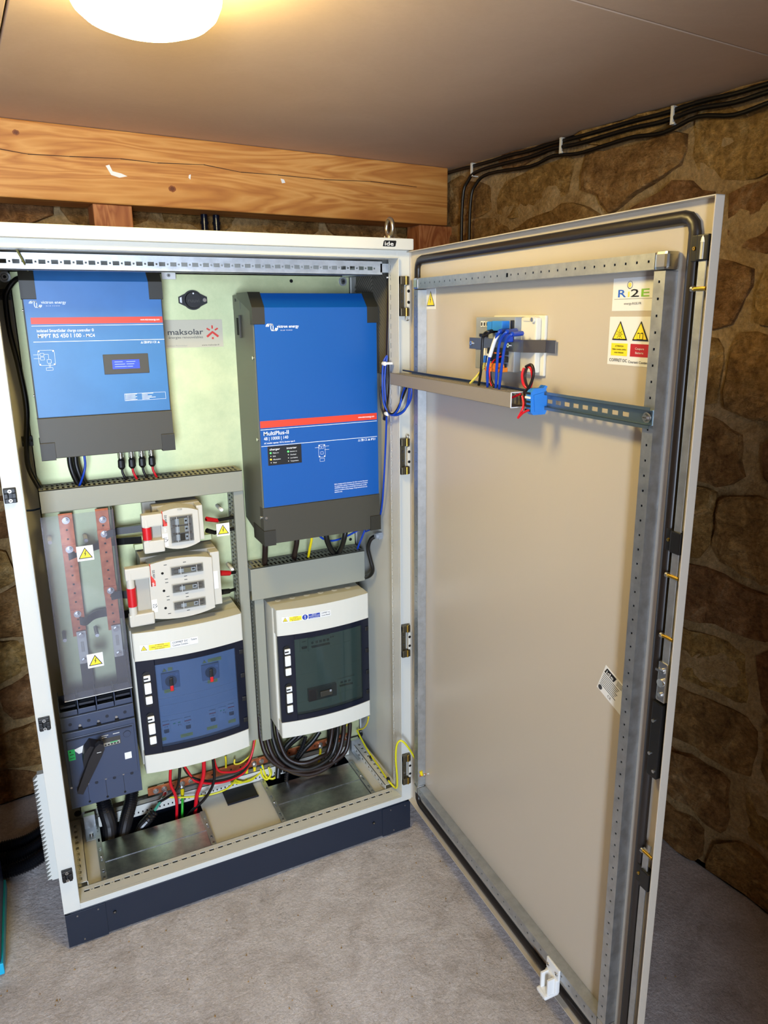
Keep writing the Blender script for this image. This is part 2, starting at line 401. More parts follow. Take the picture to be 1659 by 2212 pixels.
# ================================================================== ROOM
CEIL = 2.1
A2 = Vector((1.575, .737)); B2 = Vector((1.70, -.459)); RW = (B2-A2).normalized()          # right wall, from its far corner towards the room
F1 = Vector((.093, .599)); F2 = Vector((1.538, .715)); BW = (F1-F2).normalized()           # beam face, from right to left
BN = Vector((-BW.y, BW.x)); BN = BN if BN.y > 0 else -BN                                  # into the back wall
P0 = F2 + BN*.17
def isect(p, d, q, e):
    k = ((q.x-p.x)*e.y-(q.y-p.y)*e.x)/(d.x*e.y-d.y*e.x); return p + d*k
CORNER = isect(P0, BW, A2, RW)

def clip(poly, a, b):     # keep the side of the bisector nearer to a
    mid = (a+b)/2; n = b-a; out = []
    for i in range(len(poly)):
        p, q = poly[i], poly[(i+1) % len(poly)]; dp, dq = (p-mid).dot(n), (q-mid).dot(n)
        if dp <= 0: out.append(p)
        if (dp < 0) != (dq < 0) and dp != dq: out.append(p + (q-p)*(dp/(dp-dq)))
    return out
def rubble_wall(name, L, H, o2, e2, n2, keep, seed, rows):
    """rubble masonry: a mortar bed and one object for every stone"""
    rnd = random.Random(seed); P3 = lambda s, z, d: (o2.x+e2.x*s+n2.x*d, o2.y+e2.y*s+n2.y*d, z)
    mb = MB(); st = .03; nx, nz = int(L/st), int(H/st)
    V = []
    for i in range(nx+1):
        for j in range(nz+1):
            s, z = L*i/nx, -.03+(H+.03)*j/nz; V.append(P3(s, z, +.006+.018*noise.noise(Vector((s*6, z*6, seed)))+.010*noise.noise(Vector((s*17, z*17, seed)))))
    w = nz+1
    flip = (e2.x*n2.y-e2.y*n2.x) > 0
    F = []
    for i in range(nx):
        for j in range(nz):
            f = (i*w+j, (i+1)*w+j, (i+1)*w+j+1, i*w+j+1); F.append(f[::-1] if not flip else f)
    mb.add(V, F, 'mortar', True); mb.box(P3(0, 0, -.25), P3(0, 0, -.24), 'mortar')
    wall = mb.build(name, kind='structure')
    seeds = []; z = -.03; k = 0
    while z < H+.1:
        h = rnd.uniform(*rows[0]); s = -rnd.uniform(0, .2)
        while s < L+.2:
            wd = rnd.choice(rows[1])*rnd.uniform(.8, 1.25); seeds.append(Vector(((s+wd/2), z+h/2+rnd.uniform(-.025, .025)))); s += wd
        z += h
    ax = .62
    sc = [Vector((p.x*ax, p.y)) for p in seeds]
    for i, c in enumerate(sc):
        s0, z0 = seeds[i]
        if not (-.05 < s0 < L+.05 and -.02 < z0 < H+.03) or not keep(s0, z0): continue
        poly = [c+Vector(q) for q in ((-.4, -.4), (.4, -.4), (.4, .4), (-.4, .4))]
        for j, d in enumerate(sc):
            if j != i and (d-c).length < .42: poly = clip(poly, c, d)
        poly = [Vector((p.x/ax, p.y)) for p in poly]
        if len(poly) < 3: continue
        cen = sum(poly, Vector((0, 0)))/len(poly)
        pts = []                                         # cut the corners, then resample
        for a in range(len(poly)):
            p, q = poly[a], poly[(a+1) % len(poly)]; pts += [p*.9+q*.1, p*.1+q*.9] if (q-p).length > .03 else [(p+q)/2]
        per = [0]
        for a in range(len(pts)): per.append(per[-1]+(pts[(a+1) % len(pts)]-pts[a]).length)
        n = 20; ring = []
        for a in range(n):
            t = per[-1]*a/n; b = max(x for x in range(len(pts)) if per[x] <= t); f = (t-per[b])/max(1e-6, per[b+1]-per[b]); ring.append(pts[b].lerp(pts[(b+1) % len(pts)], f))
        hgt = rnd.uniform(.010, .030); gap = rnd.choice((.003, .008, .016, .026))
        def pt(p, k, d):
            v = cen+(p-cen)*k; r = (p-cen).length
            if k > .9: v = cen+(p-cen)*max(.3, k-gap/max(r, .03))
            v += Vector((noise.noise(Vector((v.x*9, v.y*9, 3+seed))), noise.noise(Vector((v.x*9, v.y*9, 9+seed)))))*.026*k
            v += Vector((noise.noise(Vector((v.x*33, v.y*33, 3+seed))), noise.noise(Vector((v.x*33, v.y*33, 9+seed)))))*.010*k
            v.x = min(max(v.x, .002), L-.002); v.y = min(max(v.y, .002), H-.004)
            return P3(v.x, v.y, d+(.5*hgt*noise.noise(Vector((v.x*9, v.y*9, i*1.7)))+.012*noise.noise(Vector((v.x*24, v.y*24, i*1.7))))*(1 if d > 0 else 0))
        V = [pt(p, 1, -.02) for p in ring]+[pt(p, .985, hgt*.8) for p in ring]+[pt(p, .80, hgt) for p in ring]+[pt(p, .42, hgt*1.05) for p in ring]+[pt(cen, 0, hgt)]
        F = [(r*n+a, r*n+(a+1) % n, (r+1)*n+(a+1) % n, (r+1)*n+a) for r in range(3) for a in range(n)]+[(3*n+a, 3*n+(a+1) % n, 4*n) for a in range(n)]
        if not flip: F = [f[::-1] for f in F]
        m = MB(); m.add(V, F, 'stone', False); m.build('stone', wall)
    return wall
rubble_wall('wall_back', 3.6, CEIL, CORNER, BW, -BN, lambda s, z: (s < .62 and z > 1.3) or (z > 1.72 and s < 2.2) or (1.45 < s < 2.35), 3, ((.13, .19), (.2, .27, .33)))
RN = Vector((-RW.y, RW.x)); RN = RN if RN.x < 0 else -RN
rubble_wall('wall_right', 3.4, CEIL, CORNER, RW, RN, lambda s, z: s < 2.35, 5, ((.12, .22), (.16, .26, .36, .44)))
# plain masonry on the sides the photograph does not show, with the open doorway towards daylight
far = CORNER + BW*3.6; nr = CORNER + RW*3.4
m = MB(); m.M = fr((far.x, far.y, 0), (RW.x, RW.y, 0), (0, 0, 1), (RW.y, -RW.x, 0))
m.box((0, 0, -.2), (3.4, CEIL, 0), 'mortar'); m.build('wall_left', kind='structure')
m = MB(); m.M = fr((nr.x, nr.y, 0), (BW.x, BW.y, 0), (0, 0, 1), (BW.y, -BW.x, 0)); m.box((-.3, 0, 0), (1.72, CEIL, .15), 'mortar'); m.box((2.68, 0, 0), (3.9, CEIL, .15), 'mortar'); m.box((1.72, 1.95, 0), (2.68, CEIL, .15), 'mortar'); m.build('wall_front', kind='structure')

# concrete floor: fine uneven screed
def floor_z(x, y): return .004*noise.noise(Vector((x*3, y*3, 0)))+.0028*noise.noise(Vector((x*13, y*13, 5)))-.0045
m = MB(); n = 120; x0, x1, y0, y1 = -2.3, 2.3, -4.2, 1.2
V = [(x0+(x1-x0)*i/n, y0+(y1-y0)*j/n, floor_z(x0+(x1-x0)*i/n, y0+(y1-y0)*j/n)) for i in range(n+1) for j in range(n+1)]
m.add(V, [(i*(n+1)+j, (i+1)*(n+1)+j, (i+1)*(n+1)+j+1, i*(n+1)+j+1) for i in range(n) for j in range(n)], 'concrete', True)
floor = m.build('floor', kind='structure')
# small grit lying on the floor
m = MB(); r = random.Random(4)
for _ in range(520):
    x, y = r.uniform(-.35, 1.35), r.uniform(-1.35, .12)
    if y > -.02 and -.02 < x < 1.03 or (x < -.12 and y > -.03): continue
    s = r.uniform(.0008, .0028); z = floor_z(x, y)
    m.add([(x-s, y, z), (x+s*r.uniform(.4, 1), y-s, z), (x+s, y+s, z), (x, y, z+s*1.1)], [(0, 1, 3), (1, 2, 3), (2, 0, 3)], 'stone')
tag(m.build('grit', kind='stuff'), 'loose grit scattered over the pale concrete floor', 'grit')

# ceiling of painted boards with open seams
m = MB(); m.box((-2.4, -4.3, CEIL+.014), (2.4, 1.3, CEIL+.06), 'voiddark'); ceiling = m.build('ceiling', kind='structure')
ce = -BW                                        # towards the right
cm = fr((.118, -.152, CEIL), (ce.x, ce.y, 0), (-ce.y, ce.x, 0), (0, 0, 1))
inv = cm.inverted(); sA = (inv @ Vector((.991, -.62, CEIL))).y
g = .0022; XL, XR, YB, YF = -2.1, 2.0, 1.05, -2.7
for (a, b, c, d) in ((XL, sA+g, -g, YB), (g, sA+g, XR, YB), (XL, YF, -g*2+.6, sA-g), (.6, YF, XR, sA-g)):
    m = MB(cm); m.box((a, b, 0), (c, d, .013), 'plasterboard'); m.build('board', ceiling, bevel=.0015)

# beam and its two short posts
m = MB(); bz = Y(0, 425, .60).z
m.M = fr((F2.x, F2.y, 0), (BW.x, BW.y, 0), (-BN.x, -BN.y, 0), (0, 0, 1))
m.box((.0, -.13, bz), (3.2, 0, CEIL-.001), 'beamwood')
beam = tag(m.build('timber_beam', bevel=.004), 'thick orange-brown timber beam under the ceiling behind the cabinet', 'beam')
def on_beam(u, v): d = ray(u, v); n3 = Vector((BN.x, BN.y, 0)); p0 = Vector((F2.x, F2.y, 0)); return CP + d*((p0-CP).dot(n3)/d.dot(n3))
def bl(u, v): return m.M.inverted() @ on_beam(u, v)
m = MB(fr((F2.x, F2.y, 0), (BW.x, BW.y, 0), (-BN.x, -BN.y, 0), (0, 0, 1)))
crack = [(0, 322), (60, 333), (150, 338), (260, 343), (340, 352), (440, 356), (520, 372), (600, 378), (700, 388), (800, 392), (900, 404)]
cw = [bl(*p) for p in crack]
for a, b in zip(cw, cw[1:]):
    m.quad([(a.x, .0006, a.z-.0012), (b.x, .0006, b.z-.0009), (b.x, .0006, b.z+.0009), (a.x, .0006, a.z+.0012)], 'darkwood') if 'darkwood' in MATS else None
mat('darkwood', '#3a1c0a', .8)
for a, b in zip(cw, cw[1:]):
    m.add([(a.x, .0008, a.z-.0012), (b.x, .0008, b.z-.0008), (b.x, .0008, b.z+.0008), (a.x, .0008, a.z+.0012)], [(0, 1, 2, 3)], 'darkwood')
def knot(u, v, r):
    c = bl(u, v)
    for k, (q, mm) in enumerate(((1, 'knotring'), (.6, 'knotcore'))):
        m.add([(c.x+r*q*1.25*math.cos(t*PI/8), .0006+.0004*k, c.z+r*q*math.sin(t*PI/8)*(1+.12*math.sin(t*2.3))) for t in range(16)], [tuple(range(16))], mm)
mat('knotring', '#8a4c1e', .6, var=.2, vscale=60); mat('knotcore', '#6b3512', .6, var=.2, vscale=80)
knot(34, 286, .007); knot(372, 408, .009); knot(610, 390, .0)
m.build('crack', beam)
m = MB(m.M)
for pts in (((228, 358), (236, 356), (243, 370), (262, 375), (275, 381), (258, 384), (240, 378)), ((606, 386), (613, 388), (616, 395), (609, 396)), ((408, 378), (412, 377), (411, 388), (407, 384))):
    q = [bl(*p) for p in pts]; m.add([(p.x, .0016, p.z) for p in q]+[(p.x, -.001, p.z) for p in q], [tuple(range(len(q)))]+[(i, (i+1) % len(q), len(q)+(i+1) % len(q), len(q)+i) for i in range(len(q))], 'splinter' if 'splinter' in MATS else 'white')
mat('splinter', '#e8b48a', .7)
m.build('splinter', beam)
def post(u0, u1, vt, back, lab):
    p = CORNER; off = -back
    m = MB(beam_M); a = beam_M.inverted() @ hit(u0, vt, back); b = beam_M.inverted() @ hit(u1, vt, back)
    m.box((a.x, -back-.085, 1.35), (b.x, -back, bz-.0005), 'postwood')
    tag(m.build('timber_post', bevel=.002), lab, 'post', 'short posts under the timber beam')
beam_M = fr((F2.x, F2.y, 0), (BW.x, BW.y, 0), (-BN.x, -BN.y, 0), (0, 0, 1))
def hit(u, v, back): d = ray(u, v); n3 = Vector((BN.x, BN.y, 0)); p0 = Vector((F2.x, F2.y, 0))+n3*back; return CP + d*((p0-CP).dot(n3)/d.dot(n3))
post(203, 287, 470, .015, 'square wooden post under the beam, above the left half of the cabinet')
post(906, 986, 520, .02, 'darker wooden post under the beam end, beside the corner of the stone wall')

# dark conduit pipes between beam and cabinet
for i, u in enumerate((441, 467)):
    p = hit(u, 475, .10); m = MB(); m.cyl((p.x, p.y, 1.4), (p.x, p.y, bz-.0005), .011, 'navy', 12)
    m.cyl((p.x, p.y, bz-.03), (p.x, p.y, bz-.022), .0135, 'navy', 12)
    tag(m.build('conduit_pipe'), ('left' if i == 0 else 'right')+'-hand dark blue pipe of the pair rising behind the cabinet top', 'pipe')

# ceiling lamp: round pressed-glass dish, lit
mat('lampglass', '#fff6e0', .25, emit='#ffe595', estr=78)
t = thing('ceiling_lamp', 'round lit glass ceiling lamp mounted flush above the cabinet', 'lamp', LAMP_P)
m = MB(); R0 = LAMP_R; hq = LAMP_H/.111
m.cyl((LAMP_P.x, LAMP_P.y, CEIL-.014), (LAMP_P.x, LAMP_P.y, CEIL-.0005), R0*.93, 'white', 40); m.build('base', t)
m = MB(); prof = [(r_*R0, z_*hq) for r_, z_ in ((.97, -.016), (1, -.022), (1.0, -.050), (.975, -.068), (.91, -.084), (.80, -.095), (.6, -.104), (.35, -.109), (0.003, -.111))]
N = 48; V = [(LAMP_P.x+r*math.cos(2*PI*k/N), LAMP_P.y+r*math.sin(2*PI*k/N), CEIL+z) for r, z in prof for k in range(N)]
m.add(V, [(i*N+k, i*N+(k+1) % N, (i+1)*N+(k+1) % N, (i+1)*N+k)[::-1] for i in range(len(prof)-1) for k in range(N)], 'lampglass', True); m.build('glass_dish', t)

# black cables clipped along the top of the right wall
def rw(s, z, d): return Vector((CORNER.x+RW.x*s+RN.x*d, CORNER.y+RW.y*s+RN.y*d, z))
def s_at(u, v, d_=.05):
    d = ray(u, v); n3 = Vector((RN.x, RN.y, 0)); p0 = Vector((CORNER.x, CORNER.y, 0))+n3*d_; w_ = CP+d*((p0-CP).dot(n3)/d.dot(n3)); return (Vector((w_.x, w_.y))-CORNER).dot(RW)
SD = s_at(1000, 440)
def wallcable(zz, d, r, lab, drop=None, sag=.01):
    m = MB(); P = [rw(s/10, zz-sag*abs(math.sin(s*1.31)), d) for s in range(34) if drop is None or s/10 > drop+.13]
    if drop is not None: P = [rw(drop, 1.2, .055), rw(drop, 1.7, .055), rw(drop, zz-.10, .052), rw(drop+.02, zz-.035, .045), rw(drop+.08, zz-.008, d)]+P[1:]
    m.tube(P, r, 'cableblack', 7, 4); tag(m.build('wall_cable'), lab, 'cable', 'black cables along the top of the stone wall')
wallcable(CEIL-.014, .035, .0062, 'straight black cable tight under the ceiling along the stone wall', sag=.004)
wallcable(CEIL-.030, .038, .0062, 'black cable under the ceiling that turns down the wall beside the beam end', SD, sag=.008)
wallcable(CEIL-.047, .034, .0058, 'slack black cable sagging lowest along the top of the stone wall', SD+.045, sag=.018)
clips = [(1015, 356), (1208, 297), (1450, 224)]
for i, (u, v) in enumerate(clips):
    d = ray(u, v); n3 = Vector((RN.x, RN.y, 0)); p0 = Vector((CORNER.x, CORNER.y, 0))+n3*.05; q = CP+d*((p0-CP).dot(n3)/d.dot(n3))
    s = (Vector((q.x, q.y))-CORNER).dot(RW)
    m = MB(fr(tuple(rw(s, CEIL-.030, .045)), (RW.x, RW.y, 0), (0, 0, 1), (RN.x, RN.y, 0)))
    pr = [(-.012+.001, -.020)]
    m.box((-.004, -.022, -.006), (.004, .022, .0), 'tie', .001); m.box((-.004, -.022, -.03), (.004, -.019, 0), 'tie'); m.box((-.004, .019, -.03), (.004, .022, 0), 'tie')
    m.box((.004, -.022, -.004), (.009, -.017, 0), 'tie')
    tag(m.build('cable_clip'), ['white cable clip nearest the beam end, under the ceiling', 'middle of the three white cable clips under the ceiling', 'white cable clip nearest the right edge, above the cabinet door'][i], 'cable clip', 'white cable clips under the ceiling')

# battery case at the left edge (unseen height added to shade the back wall) and the corrugated hoses on the floor
t = thing('battery_case', 'dark blue battery case with a cyan foot strip, cut by the left edge, its unseen height added for shade', 'battery', (-.48, .15, 0))
m = MB(); m.box((-.80, .0, .03), (-.152, .30, 1.45), 'rackblue', .004); m.build('case', t)
m = MB(); m.box((-.803, -.004, .0), (-.147, .304, .032), 'cyan', .002); m.build('foot_strip', t)
def corr(pts, r, name, lab, cat='hose', group=None, pitch=.0065, mm='corr'):
    C = catmull([Vector(p) for p in pts], 14); L = sum((a-b).length for a, b in zip(C, C[1:])); n = max(20, int(L/pitch*2))
    acc = [0]
    for a, b in zip(C, C[1:]): acc.append(acc[-1]+(b-a).length)
    Q = []; j = 0
    for i in range(n+1):
        t_ = L*i/n
        while j < len(acc)-2 and acc[j+1] < t_: j += 1
        Q.append(C[j].lerp(C[j+1], min(1, (t_-acc[j])/max(1e-9, acc[j+1]-acc[j]))))
    mb = MB(); mb.tube(Q, r, mm, 14, 1, rf=lambda i, N: r if i % 2 else r*.80, smooth=False); o = mb.build(name); tag(o, lab, cat, group); return o
for i, (v, yy, zz) in enumerate(((1893, .46, .045), (1925, .405, .035), (1958, .345, .024))):
    a, b, c, d = Y(-90, v+22, yy), Y(0, v, yy), Y(70, v-20, yy), Y(118, v-58, yy)
    f = lambda p: (p.x, p.y, max(p.z, .026))
    corr([f(a), f(b), f(c), (-.014, yy, .062)], .020, 'corrugated_hose', ['rearmost', 'middle', 'frontmost'][i]+' of three black corrugated hoses on the floor left of the cabinet', group='corrugated hoses on the floor')

# ================================================================== CABINET
F0 = .12; PL = .32; TOP = 1.7694
cab = thing('cabinet', 'light grey steel electrical cabinet standing open on a dark plinth', 'cabinet', (.5, .18, 0))
# plinth
m = MB(); zt = .1025
m.box((.003, .006, .004), (.997, .018, zt), 'plinthpaint'); m.box((.003, .343, 0), (.997, .355, zt), 'plinthpaint'); m.box((.003, .006, 0), (.015, .355, zt), 'plinthpaint'); m.box((.985, .006, 0), (.997, .355, zt), 'plinthpaint')
m.box((.02, .02, 0), (.98, .34, .003), 'voiddark')
pl = m.build('plinth', cab, bevel=.0012)
for x0, x1 in ((.001, .098), (.902, .999)):
    m = MB(CF(0, .0055, 0)); m.box((x0, 0.001, -.01), (x1, zt-.003, .0015), 'plinthpaint', .001)
    cx = (x0+x1)/2
    for dx, z in ((-.02, .088), (.03, .088), (-.01, .012)): screw(m, cx+dx, z, .0022, 'screw', .0015, .001)
    m.build('corner_cover', pl)
for x in (.118, .872): m = MB(CF(0, .0055, 0)); m.cyl((x, .062, 0), (x, .062, .003), .0042, 'black', 12); m.cyl((x, .062, .003), (x, .062, .0034), .002, 'steel', 8); m.build('bolt', pl)

# shell
m = MB(); P = 'paint'
zb, zt2 = .1085, 1.745
m.box((0, .001, zb), (.0015, .36, zt2), P); m.box((.9985, .001, zb), (1, .36, zt2), P); m.box((0, .3585, zb), (1, .36, zt2), P); m.box((0, .001, zt2-.0015), (1, .36, zt2), P)
m.box((.0145, .045, zb+.01), (.0155, .34, zt2-.01), P); m.box((.9845, .045, zb+.01), (.9855, .34, zt2-.01), P)
m.build('shell', cab)
# floor sheet with two cable openings
m = MB(fr((.012, .04, F0), (1, 0, 0), (0, 1, 0), (0, 0, 1)))
m.strip(.976, .315, [(.10-.012, .016, .40-.012, .272), (.605-.012, .02, .895-.012, .272)], P); m.build('floor_sheet', cab)
# front frame: faces, turned-in slotted flanges and the raised lip round the opening
LX, RX, LZ, UZ = .040, .963, .133, 1.722
m = MB()
m.box((0, 0, zb), (LX, .0015, zt2), P); m.box((RX, 0, zb), (1, .0015, zt2), P); m.box((LX, 0, zb), (RX, .0015, LZ), P); m.box((LX, 0, UZ), (RX, .0015, zt2), P)
for (a, b, c, d) in ((LX-.0015, LZ-.0015, LX, UZ+.0015), (RX, LZ-.0015, RX+.0015, UZ+.0015), (LX-.0015, LZ-.0015, RX+.0015, LZ), (LX-.0015, UZ, RX+.0015, UZ+.0015)):
    m.box((a, -.009, b), (c, .0015, d), P)
m.build('front_frame', cab, bevel=.0008)
def slots(L, y0, y1, pitch=.025, sl=.0135, start=.012, sq=.0035, gapm=True):
    H = []; x = start; ym = (y0+y1)/2
    while x+sl < L-.004:
        H.append((x, y0, x+sl, y1))
        if gapm and x+pitch < L: c = x+sl+(pitch-sl)/2; H.append((c-sq/2, ym-sq/2, c+sq/2, ym+sq/2))
        x += pitch
    return H
m = MB(fr((LX, .0015, LZ), (1, 0, 0), (0, 1, 0), (0, 0, 1))); m.strip(RX-LX, .048, slots(RX-LX, .026, .033), P)
m.box((0, .0465, -.012), (RX-LX, .048, 0), P); m.build('bottom_flange', cab)
m = MB(fr((RX, .0015, LZ), (0, 0, 1), (0, 1, 0), (-1, 0, 0))); m.strip(UZ-LZ, .048, slots(UZ-LZ, .036, .0415), P); m.build('right_flange', cab)
m = MB(fr((LX, .0495, LZ), (0, 0, 1), (0, -1, 0), (1, 0, 0))); m.strip(UZ-LZ, .048, slots(UZ-LZ, .006, .012), P); m.build('left_flange', cab)
m = MB(); m.box((LX, .0015, UZ-.0005), (RX, .048, UZ+.001), P); m.build('top_flange', cab)
# slotted top rail
m = MB(CF(.045, .050, 1.683)); m.strip(.90, .036, slots(.90, .012, .021, .025, .014, .008, .004), 'zincrail'); m.box((0, 0, -.03), (.90, .0015, 0), 'zincrail'); m.box((0, .0345, -.03), (.90, .036, 0), 'zincrail'); m.build('top_rail', cab)
for x in (.0, .947):   # corner brackets at the rear end of the rail
    m = MB(); m.box((.012+x*.98, .05, 1.69), (.045+x*.98, .31, 1.712), 'zincrail'); m.build('side_rail', cab)
m = MB(CF(Y(393, 578, .10).x-.016, .30, 1.678)); m.box((0, 0, 0), (.036, .022, .004), 'white', .001); screw(m, .018, .010, .005, 'steel', .004)
m.build('bracket', cab)
# floor rails
for xx, nm in ((.935, 'r'), (.030, 'l')):
    m = MB(fr((xx, .05, F0+.026), (0, 1, 0), (1, 0, 0), (0, 0, -1))); m.M = fr((xx+.034, .05, F0+.026), (0, 1, 0), (-1, 0, 0), (0, 0, 1))
    m.strip(.27, .034, slots(.27, .013, .021, .025, .012, .01, .003), P)
    m.M = fr((xx if nm == 'r' else xx+.034, .05+(0 if nm == 'l' else .27), F0), (0, 1 if nm == 'l' else -1, 0), (0, 0, 1), (-1 if nm == 'r' else 1, 0, 0)); m.strip(.27, .026, slots(.27, .009, .016, .025, .012, .01, .003), P)
    m.build('floor_rail', cab)
m = MB(CF(.11, .285, F0+.004)); m.strip(.80, .036, [h for h in slots(.80, .008, .014, .0125, .004, .01, .002, False)]+[], P); m.box((0, .0345, -.02), (.8, .036, 0), P); m.build('rear_rail', cab)
# plate feet
for x in (.072, .925):
    m = MB(); m.box((x, .24, F0+.001), (x+.03, .31, F0+.004), 'zincrail'); m.box((x, .295, F0+.004), (x+.03, .31, .165), 'zincrail'); m.cyl((x+.015, .26, F0+.004), (x+.015, .26, F0+.012), .006, 'steel', 6); m.build('plate_foot', cab)
# mounting plate
m = MB(CF(.066, PL, .165)); PW, PH = .902, 1.53
m.strip(PW, PH, [], 'zincplate', .0025); m.box((0, 0, -.02), (.0025, PH, 0), 'zincplate'); m.box((PW-.0025, 0, -.02), (PW, PH, 0), 'zincplate'); m.box((0, PH-.0025, -.02), (PW, PH, 0), 'zincplate')
plate = m.build('mounting_plate', cab)
for u, v in ((10, 598), (740, 608)):
    m = MB(CF(0, PL, 0)); q = Y(u, v, PL); m.cyl((q.x, q.z, 0), (q.x, q.z, .002), .013, 'zincrail', 24); m.cyl((q.x, q.z, .002), (q.x, q.z, .006), .0085, 'steel', 20, .007); m.cyl((q.x, q.z, .006), (q.x, q.z, .0064), .004, 'black', 6); m.build('plate_bolt', plate)
for u, v, r in ((629, 607, .005), (168, 1757, .010), (778, 1587, .010), (757, 1165, .005)):
    m = MB(CF(0, PL-.0005, 0)); q = Y(u, v, PL); m.cyl((q.x, q.z, 0), (q.x, q.z, .0004), r, 'voiddark', 20); m.build('plate_hole', plate)
# stand-off pins on the plate
for k, (u, v) in enumerate(((472, 1095), (495, 1222))):
    q = Y(u, v, PL-.02); m = MB(CF(q.x, PL, q.z)); m.cyl((0, 0, 0), (0, 0, .045), .0055, 'tie', 6, smooth=False); m.cyl((0, 0, .045), (0, 0, .058), .0048, 'white', 14); m.cyl((0, 0, .05), (0, 0, .052), .0056, 'tie', 14); m.build('standoff', plate)
# roof cap
m = MB(); m.box((-.001, -.022, 1.7415), (1.001, .362, TOP), P, .003); cap = m.build('roof_cap', cab)
a, b = Y(827, 532, -.022), Y(856, 517, -.022)
m = MB(CF(a.x, -.022, a.z)); w, h = b.x-a.x, .0145
m.prism([(0, 0), (w*.86, 0), (w*.93, h*.12), (w, h*.85), (w*.97, h), (w*.16, h), (w*.07, h*.85)], 0, .0006, 'black')
m.text('ide', w*.13, h*.15, h*.68, 'white', w*.66, z=.0009, bold=.03); m.build('maker_logo', cap)
# lifting eye
m = MB(); ex, ey = .958, .03
m.cyl((ex, ey, TOP), (ex, ey, TOP+.004), .013, 'steel', 20); m.cyl((ex, ey, TOP+.004), (ex, ey, TOP+.012), .009, 'steel', 16, .007)
for s_ in (-1, 1): m.cyl((ex+s_*.014, ey, TOP), (ex+s_*.014, ey, TOP+.009), .004, 'steel', 8, .002)
m.tube([(ex, ey+.018*math.sin(k*PI/6), TOP+.031+.020*math.cos(k*PI/6)) for k in range(12)], .0055, 'steel', 8, 3, closed=True); m.build('lifting_eye', cab)
# latch keepers on the left frame
kp = None
for i, (u, v) in enumerate(((22, 1070), (96, 1562), (145, 1889))):
    q = Y(u, v, 0); m = MB(CF(q.x, 0, q.z))
    m.box((-.0125, -.017, 0), (.0125, .017, .004), 'black', .0015); m.box((-.0115, .006, .004), (.0115, .016, .010), 'black', .0015); m.box((-.0115, -.005, .004), (-.004, .006, .012), 'black', .001); m.box((.004, -.005, .004), (.0115, .006, .012), 'black', .001)
    m.box((-.011, -.016, .004), (-.003, -.006, .009), 'black', .001); m.box((.004, -.016, .004), (.011, -.006, .009), 'black', .001)
    for dy in (.011, -.010): m.cyl((0, dy, .004), (0, dy, .0112), .0038, 'steel', 14); m.cyl((0, dy, .0112), (0, dy, .0115), .002, 'darksteel', 6)
    m.build('latch_keeper', cab)
# hinges: a dark channel on the frame carrying bright pins, and the light block on the door side
for i, z in enumerate((1.628, 1.205, .655, .226)):
    m = MB(CF(.986, 0, z)); H = .050
    m.box((-.020, -H, 0), (-.003, H, .003), 'hingesteel'); m.box((-.020, -H, 0), (-.018, H, .013), 'hingesteel')
    for s_ in (-1, 1):
        m.box((-.020, s_*H, 0), (.006, s_*(H-.021), .015), 'hingesteel', .002); m.cyl((-.003, s_*H, .013), (-.003, s_*(H-.021), .013), .0035, 'brass', 10)
        m.cyl((-.012, s_*.013, .003), (-.012, s_*.013, .006), .0035, 'steel', 12)
    m.box((-.001, -.027, .002), (.007, .027, .015), 'fusegrey', .002)
    for s_ in (-.015, .013): m.cyl((.003, s_, .015), (.003, s_, .0155), .004, 'black', 14)
    if i in (0, 1):
        m.tube([(-.003, (-H if i == 0 else H), .010), (-.003, (-H-.010 if i == 0 else H+.008), .012), (.004, (-H-.010 if i == 0 else H+.008), .012), (.005, (-H-.003 if i == 0 else H), .012)], .0012, 'steel', 6)
    m.build('hinge', cab)
# toothed trunking seen edge-on beside the left wall
m = MB(); z0, z1, n = .145, .455, 26
m.box((-.020, .10, z0-.004), (-.0005, .118, z1+.004), P); pz = (z1-z0)/n
for k in range(n): m.M = fr((0, .10, z0+k*pz), (1, 0, 0), (0, 0, 1), (0, -1, 0)); m.prism([(-.020, 0), (-.020, pz*.9), (-.031, 0)], -.016, 0, P)
m.build('side_louvre', cab)
# gland plates in the floor openings: sliding zinc sheets with oblong holes along both short edges
def gland(x0, x1, y0, y1, xc):
    z = F0+.003
    m = MB(fr((x0, y0, z), (1, 0, 0), (0, 1, 0), (0, 0, 1))); w, d = x1-x0, y1-y0
    m.strip(w, d*.47, [], 'glandmetal', .0015); m.M = fr((x0, y0+d*.475, z+.0012), (1, 0, 0), (0, 1, 0), (0, 0, 1)); m.strip(w, d*.525, [], 'glandmetal', .0015)
    g = m.build('gland_plate', cab)
    for xx in (x0-.003, x1-.010):
        m = MB(fr((xx, y0, z+.004), (1, 0, 0), (0, 1, 0), (0, 0, 1))); L = .272 if xx < x0 else d
        m.strip(.014, L, [(.0045, q, .0095, q+.016) for q in (.03, .075, .12, .165) if q+.016 < L]+[(.0055, q, .0085, q+.003) for q in (.21, .225, .24) if q < L-.01], 'zincrail')
        for q in (.012, .10): screw(m, .007, q, .004, 'steel', 0, .003)
        m.build('edge_strip', g)
    return g
gland(.10, .400, .052, .215, 0); gland(.600, .900, .055, .24, 0)
m = MB(); m.box((.474, .215, F0+.0005), (.572, .312, F0+.004), 'foam', .001); m.box((.474, .212, F0+.0005), (.572, .215, F0+.006), 'navy'); m.build('cover_mat', cab)
